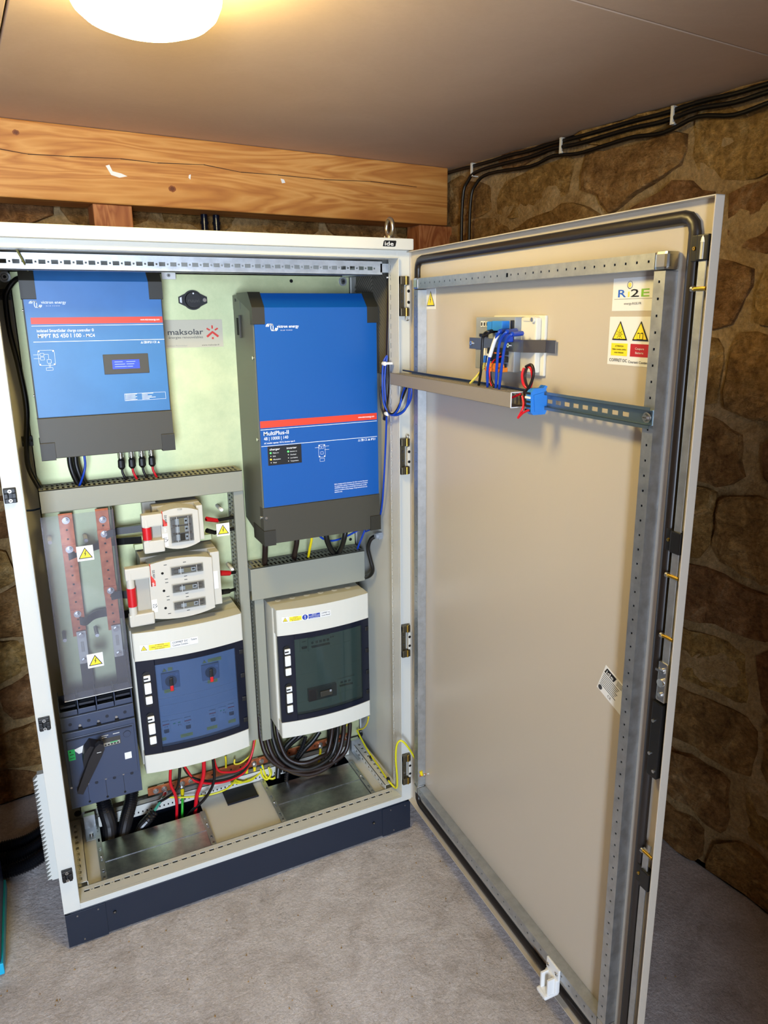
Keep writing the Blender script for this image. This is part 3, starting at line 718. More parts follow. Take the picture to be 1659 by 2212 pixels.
# filter guard high on the right wall: slanting ribs meeting in a ridge
m = MB(fr((.9840, .30, 1.42), (0, -1, 0), (0, 0, 1), (-1, 0, 0))); w, h = .235, .285
m.box((0, 0, 0), (w, h, .004), 'fan')
for k in range(-14, 30):
    for s_ in (-1, 1):
        P_ = []
        x0, x1 = (w/2, 0) if s_ < 0 else (w/2, w); ya = k*.0105+.02; yb = ya-.085
        P_ = [(x0, ya), (x1, yb)]
        if max(ya, yb) < .003 or min(ya, yb) > h: continue
        (xa, y_a), (xb, y_b) = P_
        def cl(p, q):
            (ax_, ay_), (bx_, by_) = p, q; t0, t1 = 0, 1
            dy = by_-ay_
            for lim, sg in ((.003, 1), (h-.003, -1)):
                fa, fb = sg*(ay_-lim), sg*(by_-lim)
                if fa < 0 and fb < 0: return None
                if fa < 0: t0 = max(t0, fa/(fa-fb))
                if fb < 0: t1 = min(t1, fa/(fa-fb))
            if t1 <= t0: return None
            return [(ax_+(bx_-ax_)*t, ay_+dy*t) for t in (t0, t1)]
        c = cl((xa, y_a), (xb, y_b))
        if c: (a0, a1), (b0, b1) = c; m.add([(a0, a1-.0018, .004), (b0, b1-.0018, .004), (b0, b1+.0018, .004), (a0, a1+.0018, .004), (a0, a1, .009), (b0, b1, .009)], [(0, 1, 5, 4), (2, 3, 4, 5), (0, 4, 3), (1, 2, 5)], 'fan')
m.build('filter_guard', cab)

# logo plate stuck on the mounting plate
a, b = Y(357, 752, PL), Y(479, 690, PL); w, h = b.x-a.x, b.z-a.z
m = MB(CF(a.x, PL, a.z)); m.box((0, 0, 0), (w, h, .0012), 'logoplate') if 'logoplate' in MATS else None
mat('logoplate', '#c8c2aa', .5); mat('logogrey', '#3a3a3c', .5); mat('logored', '#d8392c', .5); mat('lightgrey', '#9c9a90', .5)
m = MB(CF(a.x, PL, a.z)); m.box((0, 0, 0), (w, h, .0012), 'logoplate')
m.text('maksolar', w*.06, h*.47, h*.20, 'logogrey', w*.60, z=.0015, bold=.02); m.text('\u00e9nergies renouvelables', w*.07, h*.33, h*.09, 'logogrey', w*.58, z=.0015)
m.text('www.maksolar.fr', w*.62, h*.05, h*.055, 'logogrey', w*.31, z=.0015); m.text('Installateur Photovolta\u00efque', w*.03, h*.05, h*.05, 'lightgrey', w*.34, z=.0015)
cx, cy, r = w*.82, h*.56, h*.24
m.prism([(cx-r, cy-r*.65), (cx-r*.78, cy-r*.9), (cx, cy-r*.25), (cx+r*.78, cy-r*.9), (cx+r, cy-r*.65), (cx, cy+r*.12)], .0012, .0018, 'logored')
for aa in (30, 65, 90, 115, 150):
    ca, sa = math.cos(math.radians(aa)), math.sin(math.radians(aa)); t_ = r*.12; r0, r1 = r*.45, r*(.95 if aa in (90,) else 1.0)
    if aa in (65, 115): continue
    m.prism([(cx+ca*r0-sa*t_, cy+sa*r0+ca*t_), (cx+ca*r1-sa*t_, cy+sa*r1+ca*t_), (cx+ca*r1+sa*t_, cy+sa*r1-ca*t_), (cx+ca*r0+sa*t_, cy+sa*r0-ca*t_)], .0012, .0018, 'logored')
m.box((cx-r*.14, cy-r*1.15, .0012), (cx+r*.14, cy-r*.85, .0018), 'logored')
m.build('logo_plate', plate)

# ------------------------------------------------------------------ door (open)
L, DZ0, DZ1 = .9878, .1066, 1.7393
dm = MB(DF(0, 0, 0)); Q = 'shadedpaint'
dm.box((0, DZ0, -.0172), (L, DZ1, -.0155), Q)
for a, b in (((0, DZ0), (.0018, DZ1)), ((L-.0022, DZ0), (L, DZ1)), ((0, DZ0), (L, DZ0+.002)), ((0, DZ1-.002), (L, DZ1))): dm.box((a[0], a[1], -.0172), (b[0], b[1], 0), Q)
door = dm.build('door', cab, bevel=.0006)
PT = .0155      # depth of the inner face
# rolled rubber gasket
m = MB(DF(0, PT-.004, 0)); u0, u1, z0, z1, r = .047, .946, .128, 1.716, .022
path = []
for cx, cz, a0 in ((u1-r, z1-r, 0), (u0+r, z1-r, 90), (u0+r, z0+r, 180), (u1-r, z0+r, 270)):
    for k in range(4): a = math.radians(a0+k*30); path.append((cx+r*math.cos(a), cz+r*math.sin(a), 0))
m.tube(path, .0105, 'gasket', 8, 1, closed=True, flat=.75); m.build('gasket', door)
# perforated stiffening frame: four square tubes
def ptube(a, b, horizontal, name):
    (ua, za), (ub, zb_) = a, b; m = MB(DF(ua, -.010, za)); T = .025
    w, h = ub-ua, zb_-za
    n = int((w if horizontal else h)/.025); H = []
    for k in range(n):
        c = .0125+k*.025
        s_ = .0019
        H.append((c-s_, h/2-s_, c+s_, h/2+s_) if horizontal else (w/2-s_, c-s_, w/2+s_, c+s_))
    if horizontal: H = [q for q in H if q[2] < w-.002]
    else: H = [q for q in H if q[3] < h-.002]
    if name == 'top' : H.append((.395, h/2-.004, .402, h/2+.004)); H = [q for q in H if not (.385 < (q[0]+q[2])/2 < .41) or q[2]-q[0] > .005]
    m.strip(w, h, H, 'zincrail', .0012)
    m.box((0, 0, -T), (w, .0012, -.0012), 'zincrail'); m.box((0, h-.0012, -T), (w, h, -.0012), 'zincrail'); m.box((0, 0, -T), (.0012, h, -.0012), 'zincrail'); m.box((w-.0012, 0, -T), (w, h, -.0012), 'zincrail')
    m.box((.002, .002, -.006), (w-.002, h-.002, -.0055), 'voiddark')
    return m.build('stiffener_tube', door)
ptube((.092, 1.645), (.892, 1.669), True, 'top'); ptube((.092, .187), (.892, .211), True, 'bottom')
ptube((.893, .214), (.916, 1.642), False, 'right'); ptube((.068, .214), (.091, 1.642), False, 'left')
for uu, zz in ((.066, 1.643), (.893, 1.643), (.066, .186), (.893, .186)):
    m = MB(DF(uu, -.012, zz)); m.box((0, 0, -.027), (.026, .028, 0), 'darkzinc' if 'darkzinc' in MATS else 'steel', .005); m.build('corner_joint', door)
# lock rods, guides and lock case along the free edge
def zz(v, u=1500): return D(u, v, -.002).y
m = MB(DF(0, 0, 0)); ru = .972
zt_, zg = D(1516, 512, -.006).y, D(1512, 556, -.006).y
m.box((ru-.007, 1.02, -.006), (ru+.007, zg, -.002), 'zincrail', .001); m.cyl((ru, zg-.002, -.003), (ru, zt_-.004, -.003), .0055, 'zincrail', 12); m.cyl((ru, zt_-.006, -.003), (ru, zt_+.003, -.003), .0058, 'tie', 12, .004)
m.build('lock_rod', door)
m = MB(DF(0, 0, 0)); m.box((ru-.012, .13, -.006), (ru+.001, .66, -.003), 'zincrail', .001); m.box((ru-.002, .66, -.006), (ru+.004, .672, -.003), 'zincrail'); m.build('lock_rod', door)
for v, u in ((534, 1512), (1177, 1460), (1910, 1392)):
    z = D(u, v, -.006).y; m = MB(DF(ru, 0, z)); m.box((-.024, -.018, -.0155), (-.012, .018, -.004), 'black', .001); m.box((-.011, -.018, -.0155), (.010, .018, .001), 'black', .002); screw(m, -.018, 0, .003, 'brass', -.004); m.build('rod_guide', door)
for v, u in ((623, 1510), (1250, 1450), (1383, 1440), (1852, 1395)):
    z = D(u, v, -.006).y; m = MB(DF(ru, 0, z)); m.cyl((-.014, 0, -.0015), (.012, 0, -.0015), .003, 'brass', 10); m.cyl((-.014, 0, -.0015), (-.010, 0, -.0015), .0045, 'steel', 10); m.build('guide_pin', door)
z0_, z1_ = D(1410, 1690, -.01).y, D(1425, 1530, -.01).y
m = MB(DF(ru, 0, 0)); m.box((-.016, z0_, -.0155), (.006, z1_, .002), 'black', .002)
for fz, fu in ((.3, -.012), (.75, -.010), (.1, .0)): m.cyl((fu, z0_+(z1_-z0_)*fz, .002), (fu, z0_+(z1_-z0_)*fz, .004), .003, 'steel', 10)
m.build('lock_case', door)
zc = D(1425, 1480, -.01).y; m = MB(DF(ru, 0, zc)); m.box((-.011, -.035, -.0155), (.008, .035, .001), 'steel', .002); m.cyl((-.001, 0, .001), (-.001, 0, .005), .007, 'chrome', 14); m.cyl((-.001, .022, .001), (-.001, .022, .004), .004, 'chrome', 12); m.cyl((-.001, -.022, .001), (-.001, -.022, .004), .004, 'chrome', 12); m.box((-.014, .018, .001), (.004, .022, .004), 'steel'); m.build('lock_gear', door)
# white door stop on the bottom tube
m = MB(DF(.755, -.010, .199)); m.box((-.022, -.016, 0), (.022, .013, .005), 'white', .002); m.box((-.020, -.052, -.002), (.020, -.014, .010), 'white', .004); m.box((-.016, -.060, -.004), (.016, -.050, .034), 'white', .004); m.box((-.014, -.052, .008), (-.009, -.012, .026), 'white', .001); m.box((.009, -.052, .008), (.014, -.012, .026), 'white', .001)
for k in (-.008, 0, .008): m.box((k-.0012, -.0603, .014), (k+.0012, -.058, .0345), 'lightgrey')
for k in (-.014, .014): screw(m, k, -.002, .004, 'steel', .005)
m.build('door_stop', door)
# earth studs
q = D(905, 653, .0); m = MB(DF(q.x, PT, q.y)); m.cyl((0, 0, 0), (0, 0, .022), .004, 'copper', 12); m.build('earth_stud', door)
q = D(912, 1674, .005); EST = (q.x, q.y); m = MB(DF(q.x, PT, q.y)); m.cyl((0, 0, 0), (0, 0, .020), .0035, 'copper', 12); m.cyl((0, 0, .004), (0, 0, .009), .0065, 'steel', 6); m.build('earth_stud', door)
# stickers on the inside of the door
q = D(931, 646, PT); tri_sticker(DF(q.x, PT, q.y), .05).build('warning_sticker', door)
a, b = D(1322, 672, PT), D(1417, 600, PT); a1 = D(1327, 602, PT)
m = MB(DF(a.x, PT, a.y)); w, h = b.x-a.x, a1.y-a.y
mat('logoblue', '#1f5fc8', .5); mat('logogreen', '#7db93a', .5); mat('logoyellow', '#e8d860', .5)
m.box((0, 0, 0), (w, h, .0005), 'white'); y_ = h*.42; hh = h*.23
m.text('R', w*.14, y_, hh, 'logoblue', w*.20, z=.0008, bold=.02); m.box((w*.385, y_, .0005), (w*.42, y_+hh*.7, .0009), 'logoyellow'); m.text('2', w*.45, y_, hh, 'black', w*.20, z=.0008, bold=.02); m.text('E', w*.70, y_, hh, 'logogreen', w*.19, z=.0008, bold=.02)
m.cyl((w*.42, h*.78, .0005), (w*.42, h*.78, .0009), w*.065, 'logogrey', 20); m.cyl((w*.425, h*.785, .0009), (w*.425, h*.785, .0011), w*.055, 'white', 20); m.cyl((w*.42, h*.78, .0011), (w*.42, h*.78, .0013), w*.04, 'logoyellow', 20)
m.box((w*.05, h*.355, .0005), (w*.98, h*.37, .0008), 'lightgrey'); m.text('energy.RI2E.FR', w*.30, h*.19, h*.07, 'logogrey', w*.42, z=.0008); m.build('company_sticker', door)
a, b = D(1312, 786, PT), D(1400, 684, PT)
m = MB(DF(a.x, PT, a.y)); w, h = b.x-a.x+.012, (D(1325, 684, PT).y-a.y)
m.box((0, 0, 0), (w, h, .0005), 'white')
m.box((w*.08, h*.19, .0005), (w*.47, h*.45, .0008), 'stickyellow'); m.box((w*.54, h*.19, .0005), (w*.97, h*.45, .0008), 'stickred')
m.text('ATTENTION', w*.275, h*.375, h*.035, 'black', w*.20, 'c', z=.0011, bold=.02); m.text('C\u00e2bles courant continu', w*.275, h*.31, h*.035, 'black', w*.34, 'c', z=.0011, bold=.02); m.text('sous tension', w*.275, h*.245, h*.035, 'black', w*.22, 'c', z=.0011, bold=.02)
m.text('Coupure', w*.755, h*.335, h*.045, 'white', w*.2, 'c', z=.0011); m.text('Batterie', w*.755, h*.25, h*.045, 'white', w*.18, 'c', z=.0011)
m.text('COFFRET DC', w*.05, h*.065, h*.065, 'black', w*.43, z=.0008, bold=.02); m.text('Courant Continu', w*.51, h*.055, h*.052, 'black', w*.46, z=.0008, bold=.01)
ws = m.build('warning_sheet', door)
o3 = DF(a.x, PT-.0005, a.y)
tri_sticker(o3 @ Matrix.Translation((w*.275, h*.70, 0)), w*.42, None, 'sun').build('triangle', ws); tri_sticker(o3 @ Matrix.Translation((w*.755, h*.70, 0)), w*.42, None, 'batt').build('triangle', ws)
# maker's rating label, stuck on askew
q = D(1326, 1492, PT); m = MB(rot2(DF(q.x, PT, q.y), -.36)); w, h = .075, .058
m.box((-w/2, -h/2, 0), (w/2, h/2, .0005), 'white', 0); m.prism([(-w*.46, h*.25), (-w*.10, h*.25), (-w*.05, h*.45), (-w*.42, h*.45)], .0005, .0008, 'black'); m.text('ide', -w*.40, h*.28, h*.13, 'white', w*.27, z=.0011, bold=.03)
for k in range(7): m.box((-w*.46, h*(.17-.07*k), .0005), (w*(.15-.03*(k % 3)), h*(.19-.07*k), .0008), 'logogrey')
for k in range(4): m.box((0, h*(.42-.05*k), .0005), (w*.2, h*(.435-.05*k), .0008), 'logogrey')
m.cyl((-w*.40, -h*.38, .0005), (-w*.40, -h*.38, .0008), h*.09, 'logogrey', 16); m.text('30', w*.28, h*.1, h*.14, 'black', z=.0008); m.text('CE', -w*.1, -h*.42, h*.1, 'black', z=.0008)
m.build('rating_label', door)

# ================================================================== THINGS IN THE CABINET
def wave_logo(m, x, y, h, mm='printwhite'):
    """three arches, a leaning loop, three troughs"""
    t = h*.055
    def arc(cx, cy, rx, ry, a0, a1, n=12):
        P = [(cx+rx*math.cos(math.radians(a0+(a1-a0)*k/n)), cy+ry*math.sin(math.radians(a0+(a1-a0)*k/n))) for k in range(n+1)]
        for p, q in zip(P, P[1:]):
            d = Vector(q)-Vector(p); nn = Vector((-d.y, d.x)).normalized()*t
            m.add([(p[0]+nn.x, p[1]+nn.y, .0006), (p[0]-nn.x, p[1]-nn.y, .0006), (q[0]-nn.x, q[1]-nn.y, .0006), (q[0]+nn.x, q[1]+nn.y, .0006)], [(0, 1, 2, 3)], mm)
    for k in range(3): arc(x+h*(.42+.16*k), y+h*.62, h*.36-k*h*.02, h*.34, 185, 75 if k < 2 else 20)
    arc(x+h*.90, y+h*.5, h*.17, h*.46, 0, 360, 20)
    for k in range(3): arc(x+h*(1.12+.15*k), y+h*.40, h*.30, h*.36, 250, 365)

def power_unit(name, label, cat, yf, x0, x1, z0, zs, zt, zchamf, ych, body, case, loc, bigside=False):
    """wall-mounted converter: dark case, painted front shield with a chamfered top, four black corner caps, plain dark foot"""
    t = thing(name, label, cat, loc)
    # case
    prof = lambda a, b: [(a, z0), (b, z0)]
    m = MB(fr((x0, 0, 0), (0, 1, 0), (0, 0, 1), (1, 0, 0)))
    w = x1-x0; pr = [(PL-.001, z0+.035), (yf+.004, z0), (yf+.004, zchamf), (ych+.004, zt-.002), (PL-.001, zt-.002)]
    m.prism(pr, 0, w, case); m.build('case', t, bevel=.002)
    # foot cover
    m = MB(fr((x0, 0, 0), (0, 1, 0), (0, 0, 1), (1, 0, 0))); m.prism([(yf+.03, z0-.0005), (yf, z0-.0005), (yf, zs-.001), (yf+.03, zs-.001)], -.0005, w+.0005, 'anthradk' if case == 'anthra' else 'anthra'); m.build('foot_cover', t, bevel=.0015)
    # front shield, bent at the top
    m = MB(fr((x0, 0, 0), (0, 1, 0), (0, 0, 1), (1, 0, 0)))
    m.prism([(yf, zs+.001), (yf-.0015, zs+.001), (yf-.0015, zchamf), (ych-.001, zt), (ych+.0015, zt), (yf+.003, zchamf)], .003, w-.003, body); m.build('front_shield', t, bevel=.0006)
    for s_ in (0, 1):          # corner caps
        a, b = (-.002, .031) if s_ == 0 else (w-.031, w+.002)
        m = MB(fr((x0, 0, 0), (0, 1, 0), (0, 0, 1), (1, 0, 0)))
        m.prism([(yf+.02, zchamf-.042), (yf-.003, zchamf-.042), (yf-.003, zchamf+.001), (ych-.003, zt+.003), (PL-.05, zt+.003), (PL-.05, zt-.01), (yf+.02, zt-.045)], a, b, 'anthradk'); m.build('corner_cap', t, bevel=.0012)
        m = MB(fr((x0, 0, 0), (0, 1, 0), (0, 0, 1), (1, 0, 0)))
        m.prism([(yf+.10, z0-.004), (yf-.004, z0-.004), (yf-.004, z0+.040), (yf+.10, z0+.04)], a, b, 'anthradk'); m.build('corner_cap', t, bevel=.0012)
    return t

# --- charge controller -------------------------------------------------
x0, x1 = .087, .403; YM = .20
cc = power_unit('charge_controller', 'wide light blue converter with a small lit screen, upper left in the cabinet', 'converter', YM, x0, x1, 1.246, 1.347, 1.697, 1.667, .235, 'bluelt', 'anthradk', (.245, PL, 1.246))
def R(u, v, y=YM): p = Y(u, v, y); return p.x, p.z
m = MB(CF(0, YM-.0016, 0))
a, b = R(57, 697), R(347, 684); m.box((.1, b[1]-.0145, 0), (.3995, b[1]+.0005, .0004), 'redstripe'); m.text('www.victronenergy.com', .392, b[1]-.0085, .0042, 'printwhite', .046, 'r', bold=.01)
zr = b[1]-.0145
m.box((.100, zr-.0047, 0), (.4, zr-.0037, .0004), 'printwhite'); m.box((.100, zr-.0415, 0), (.4, zr-.0405, .0004), 'printwhite')
m.text('isolated', .110, zr-.0185, .0068, 'printwhite', .024, bold=0); m.text('SmartSolar', .137, zr-.0185, .0068, 'printwhite', .036, bold=.03); m.text('charge controller', .176, zr-.0185, .0068, 'printwhite', .052); m.text('0', .231, zr-.0185, .0068, 'printwhite', .0045, bold=.05)
m.text('MPPT RS 450 I 100', .111, zr-.0318, .0092, 'printwhite', .095, bold=.025); m.text('- MC4', .2105, zr-.0316, .0075, 'printwhite', .026, bold=.01)
q = R(62, 663); wave_logo(m, q[0]+.001, q[1]-.002, .0155); m.text('victron energy', q[0]+.027, R(86, 656)[1], .0068, 'printwhite', .054, bold=.02); m.text('B L U E   P O W E R', q[0]+.037, R(94, 659)[1]-.003, .0022, 'printwhite', .03)
q = R(292, 741); m.text('\u26a0', q[0], q[1]-.003, .006, 'printwhite') if False else None
def pict(x, z, h):
    m.prism([(x, z), (x+h*1.1, z), (x+h*.55, z+h)], 0, .0004, 'printwhite'); m.prism([(x+h*.22, z+h*.13), (x+h*.88, z+h*.13), (x+h*.55, z+h*.75)], .0004, .0006, 'bluelt')
    m.box((x+h*1.5, z, 0), (x+h*2.7, z+h, .0004), 'printwhite'); m.box((x+h*1.65, z+h*.15, .0004), (x+h*2.1, z+h*.85, .0006), 'bluelt')
    m.text('IP21', x+h*3.1, z, h, 'printwhite', h*2.2, bold=.02); m.text('CE', x+h*5.8, z, h, 'printwhite', h*1.5)
    m.prism([(x+h*7.8, z), (x+h*8.9, z), (x+h*8.35, z+h)], 0, .0004, 'printwhite')
pict(.342, zr-.050, .0052)
def ol(x, z, w, h, t=.0005):
    m.box((x, z, 0), (x+w, z+t, .0004), 'printwhite'); m.box((x, z+h-t, 0), (x+w, z+h, .0004), 'printwhite'); m.box((x, z, 0), (x+t, z+h, .0004), 'printwhite'); m.box((x+w-t, z, 0), (x+w, z+h, .0004), 'printwhite')
q = R(85, 790)
ol(q[0], q[1], .036, .036); ol(q[0]+.004, q[1]+.022, .009, .007); ol(q[0]+.004, q[1]+.013, .009, .007); ol(q[0]+.018, q[1]+.005, .009, .009); ol(q[0]+.014, q[1]-.012, .015, .007)
for k in (.0255, .0165): m.box((q[0]-.010, q[1]+k, 0), (q[0]+.004, q[1]+k+.0005, .0004), 'printwhite')
for c_ in ((0, 0), (.032, 0), (0, .032), (.032, .032)): m.box((q[0]+c_[0], q[1]+c_[1], 0), (q[0]+c_[0]+.004, q[1]+c_[1]+.004, .0004), 'printwhite')
for k in (.021, .024): m.box((q[0]+k, q[1]-.005, 0), (q[0]+k+.0005, q[1]+.005, .0004), 'printwhite')
m.box((q[0]+.013, q[1]+.026, 0), (q[0]+.0225, q[1]+.0265, .0004), 'printwhite'); m.box((q[0]+.022, q[1]+.014, 0), (q[0]+.0225, q[1]+.0265, .0004), 'printwhite')
a, b = R(270, 866), R(357, 846); ol(a[0], a[1], b[0]-a[0], b[1]-a[1])
for k in range(5): m.box((a[0]+.002, a[1]+.002+k*.0034, 0), (a[0]+.030-.004*(k % 2), a[1]+.0031+k*.0034, .0004), 'printwhite'); m.box((a[0]+.042, a[1]+.002+k*.0034, 0), (a[0]+(.06, .075, .066, .056, .07)[k], a[1]+.0031+k*.0034, .0004), 'printwhite')
m.build('front_print', cc)
a, b = R(226, 809), R(319, 763)
m = MB(CF(a[0], YM-.0015, a[1])); w, h = b[0]-a[0], b[1]-a[1]; m.box((0, 0, 0), (w, h, .0018), 'anthra', .0012); dp = m.build('display_panel', cc, bevel=.0005)
m = MB(CF(a[0], YM-.0034, a[1])); m.box((w*.19, h*.26, 0), (w*.79, h*.71, .0006), 'screen')
mat('screentext', '#7f92ff', .4, emit='#8a9cff', estr=.7)
for k in range(3): m.box((w*.24, h*(.60-.12*k), .0006), (w*(.42+.05*k), h*(.63-.12*k), .0009), 'screentext'); m.box((w*.50, h*(.60-.12*k), .0006), (w*(.70-.03*k), h*(.63-.12*k), .0009), 'screentext')
m.build('screen', dp)
m = MB()
for z in (1.60, 1.40):
    for xx, sg in ((x0, -1), (x1, 1)): m.cyl((xx, YM+.02, z), (xx+sg*.002, YM+.02, z), .003, 'screw', 10)
m.build('side_screws', cc, kind='stuff')

# --- inverter charger ----------------------------------------------------
YI = .13; x0, x1 = .613, .966
iv = power_unit('inverter', 'tall bright blue inverter with red stripe and charger lights, upper right in the cabinet', 'inverter', YI, x0, x1, .966, 1.071, 1.640, 1.603, .165, 'blue', 'greycase', (.79, PL, .966))
def R2(u, v): p = Y(u, v, YI); return p.x, p.z
m = MB(fr((x0, PL-.03, 1.555), (0, 1, 0), (0, 0, 1), (-1, 0, 0)))
m.box((-.045, -.028, 0), (-.005, .028, .003), 'greycase', .002); m.box((-.040, -.023, .003), (-.010, .023, .0035), 'voiddark'); m.box((-.046, -.030, .0), (-.040, .030, .006), 'anthradk', .001); m.build('side_handle', iv)
m = MB(); m.box((x0-.001, PL-.075, 1.60), (x0+.0, PL-.003, 1.638), 'greycase'); m.cyl((x0-.0015, PL-.03, 1.625), (x0-.003, PL-.03, 1.625), .004, 'darksteel', 10); m.build('side_bracket', iv)
m = MB()
for z in (1.476, 1.26): m.cyl((x0, YI+.012, z), (x0-.003, YI+.012, z), .0045, 'screw', 10)
m.cyl((x0, YI+.02, 1.04), (x0-.003, YI+.02, 1.04), .0045, 'screw', 10); m.cyl((x0+.007, YI-.001, 1.043), (x0+.007, YI-.003, 1.043), .004, 'screw', 10); m.build('side_screws', iv, kind='stuff')
m = MB(CF(0, YI-.0016, 0)); S = 'printwhite'
a, b = R2(562, 920), R2(562, 907); zs_ = (a[1]+b[1])/2; hs = .0185
zs_ = Y(690, 908, YI).z
xa, xb = x0+.004, x1-.006
m.box((xa, zs_-hs/2, 0), (xb, zs_+hs/2, .0004), 'redstripe'); m.text('www.victronenergy.com', xb-.008, zs_-.002, .005, S, .050, 'r', bold=.01)
z = zs_-hs/2; m.box((xa, z-.0052, 0), (xb, z-.004, .0004), S); m.box((xa, z-.050, 0), (xb, z-.0488, .0004), S)
m.text('MultiPlus-II', xa+.008, z-.0205, .0105, S, .070, bold=.02); m.text('48 | 10000 | 140', xa+.008, z-.0335, .0088, S, .068); m.text('AC transfer capacity: 100 A | Inverter type II', xa+.008, z-.0435, .0042, S, .086, bold=.02)
def pict2(x, z, h):
    m.prism([(x, z), (x+h*1.1, z), (x+h*.55, z+h)], 0, .0004, S); m.prism([(x+h*.22, z+h*.13), (x+h*.88, z+h*.13), (x+h*.55, z+h*.75)], .0004, .0006, 'blue')
    m.box((x+h*1.5, z, 0), (x+h*2.7, z+h, .0004), S); m.box((x+h*1.65, z+h*.15, .0004), (x+h*2.1, z+h*.85, .0006), 'blue')
    m.text('CE', x+h*3.1, z, h, S, h*1.5); m.prism([(x+h*5, z), (x+h*6.1, z), (x+h*5.55, z+h)], 0, .0004, S); m.text('IP21', x+h*6.5, z, h, S, h*2.2, bold=.02)
pict2(xb-.060, z-.059, .0062)
q = R2(574, 717); wave_logo(m, q[0], q[1]+.002, .0185); m.text('victron energy', q[0]+.030, R2(594, 709)[1]+.001, .0075, S, .060, bold=.02); m.text('B L U E   P O W E R', q[0]+.040, R2(600, 712)[1]-.003, .0025, S, .032)
q = R2(688, 985)
ol(q[0]-.0, q[1]-.004, .020, .036); ol(q[0]+.002, q[1]+.020, .006, .008); ol(q[0]+.010, q[1]+.020, .006, .008); ol(q[0]+.006, q[1]+.004, .008, .008); ol(q[0]+.003, q[1]-.016, .014, .009)
for k in (.026, .016): m.box((q[0]+.018, q[1]+k, 0), (q[0]+.032, q[1]+k+.0006, .0004), S)
m.box((q[0]-.010, q[1]+.024, 0), (q[0]+.002, q[1]+.0246, .0004), S)
for c_ in ((0, -.004), (.016, -.004), (0, .028), (.016, .028)): m.box((q[0]+c_[0], q[1]+c_[1], 0), (q[0]+c_[0]+.004, q[1]+c_[1]+.004, .0004), S)
q = R2(722, 1047)
for k, s_ in enumerate(('Before charging read the instructions. For indoor use only. Disconnect', 'the supply before making or breaking the connections to the battery.', 'WARNING: Explosive gases, prevent flames and sparks, provide', 'adequate ventilation during charging. Charge lead-acid and Li-ion', 'batteries only.')): m.text(s_, q[0], q[1]-.0058*k, .0034, S, (.104, .104, .100, .102, .024)[k], bold=.02)
m.build('front_print', iv)
a, b = R2(579, 1006), R2(652, 969)
m = MB(CF(a[0], YI-.0015, a[1])); w, h = .096, .052; m.box((0, 0, 0), (w, h, .0012), 'black', .001); lp_ = m.build('status_panel', iv)
m = MB(CF(a[0], YI-.0028, a[1])); m.text('charger', w*.06, h*.80, h*.10, S, w*.30, z=.0002, bold=.02); m.text('inverter', w*.56, h*.80, h*.10, S, w*.30, z=.0002, bold=.02)
for k in range(4):
    z = h*(.64-.17*k)
    m.cyl((w*.085, z+.001, 0), (w*.085, z+.001, .0006), .0022 if k in (0, 2) else .0012, ('ledgreen', 'white', 'ledamber', 'white')[k], 12); m.text(('Mains on', 'Bulk', 'Absorption', 'Float')[k], w*.15, z-.001, h*.065, S, w*(.17, .08, .22, .10)[k], z=.0002)
    m.cyl((w*.60, z+.001, 0), (w*.60, z+.001, .0006), .0022 if k == 0 else .0012, 'ledgreen' if k == 0 else 'white', 12); m.text(('Inverter on', 'Overload', 'Low battery', 'Temperature')[k], w*.66, z-.001, h*.065, S, w*(.2, .17, .22, .24)[k], z=.0002)
m.build('status_lights', lp_)

# --- round sensor --------------------------------------------------------
q = Y(418, 648, PL-.012); t = thing('round_sensor', 'small round black sensor with two mounting ears, between the two blue converters', 'sensor', (q.x, PL, q.z))
m = MB(CF(q.x, PL, q.z)); rr = .026
pts = [(rr*math.cos(a), rr*math.sin(a)) for a in [math.radians(k) for k in range(40, 141, 10)]]+[(-.038, .008), (-.038, -.008)]+[(rr*math.cos(a), rr*math.sin(a)) for a in [math.radians(k) for k in range(220, 321, 10)]]+[(.038, -.008), (.038, .008)]
m.prism(pts, 0, .006, 'black'); m.build('base', t, bevel=.001)
m = MB(CF(q.x, PL, q.z)); m.cyl((0, 0, .006), (0, 0, .014), .022, 'black', 32, .0205); m.cyl((0, .017, .014), (0, .017, .0145), .0022, 'white', 12); m.text('ruuvi', 0, -.006, .010, 'darksteel', .030, 'c', z=.0145, bold=.02); m.build('housing', t)
m = MB(CF(q.x, PL, q.z)); m.prism([(-.035, -.006), (-.030, -.008), (-.030, .008), (-.035, .006)], .006, .0066, 'white'); m.build('ear_slot', t)
m = MB(CF(q.x, PL, q.z)); m.cyl((.031, 0, .006), (.031, 0, .0085), .005, 'screw', 12); m.build('ear_screw', t)

# --- slotted wiring ducts ------------------------------------------------
def hduct(x0, x1, yf, z0, z1, lab, mm='duct', clear=()):
    t = thing('cable_duct', lab, 'cable duct', ((x0+x1)/2, PL, z0), 'slotted grey wiring ducts')
    m = MB(); m.box((x0, yf, z0), (x1, yf+.0015, z1+.0005), mm); m.box((x0, yf, z1-.003), (x1, yf+.004, z1+.0005), mm); m.box((x0, yf, z0), (x1, yf+.004, z0+.0015), mm); m.build('lid', t, bevel=.0006)
    m = MB(fr((x0, yf+.004, z1-.001), (1, 0, 0), (0, 1, 0), (0, 0, 1))); d = PL-yf-.004; H = []; x = .004
    while x+.0062 < x1-x0: H.append((x, d*.06, x+.0062, d*.42)); H.append((x, d*.5, x+.0062, d*.86)); x += .0125
    m.strip(x1-x0, d, H, mm, .0012); m.M = fr((x0, yf+.004, z0+.001), (1, 0, 0), (0, 1, 0), (0, 0, 1)); m.strip(x1-x0, d, [], mm, .001); m.M = I4; m.box((x0, PL-.003, z0), (x1, PL-.0005, z1-.002), mm); m.build('trough', t)
hduct(.069, .589, .24, 1.100, 1.160, 'long horizontal grey wiring duct under the charge controller')
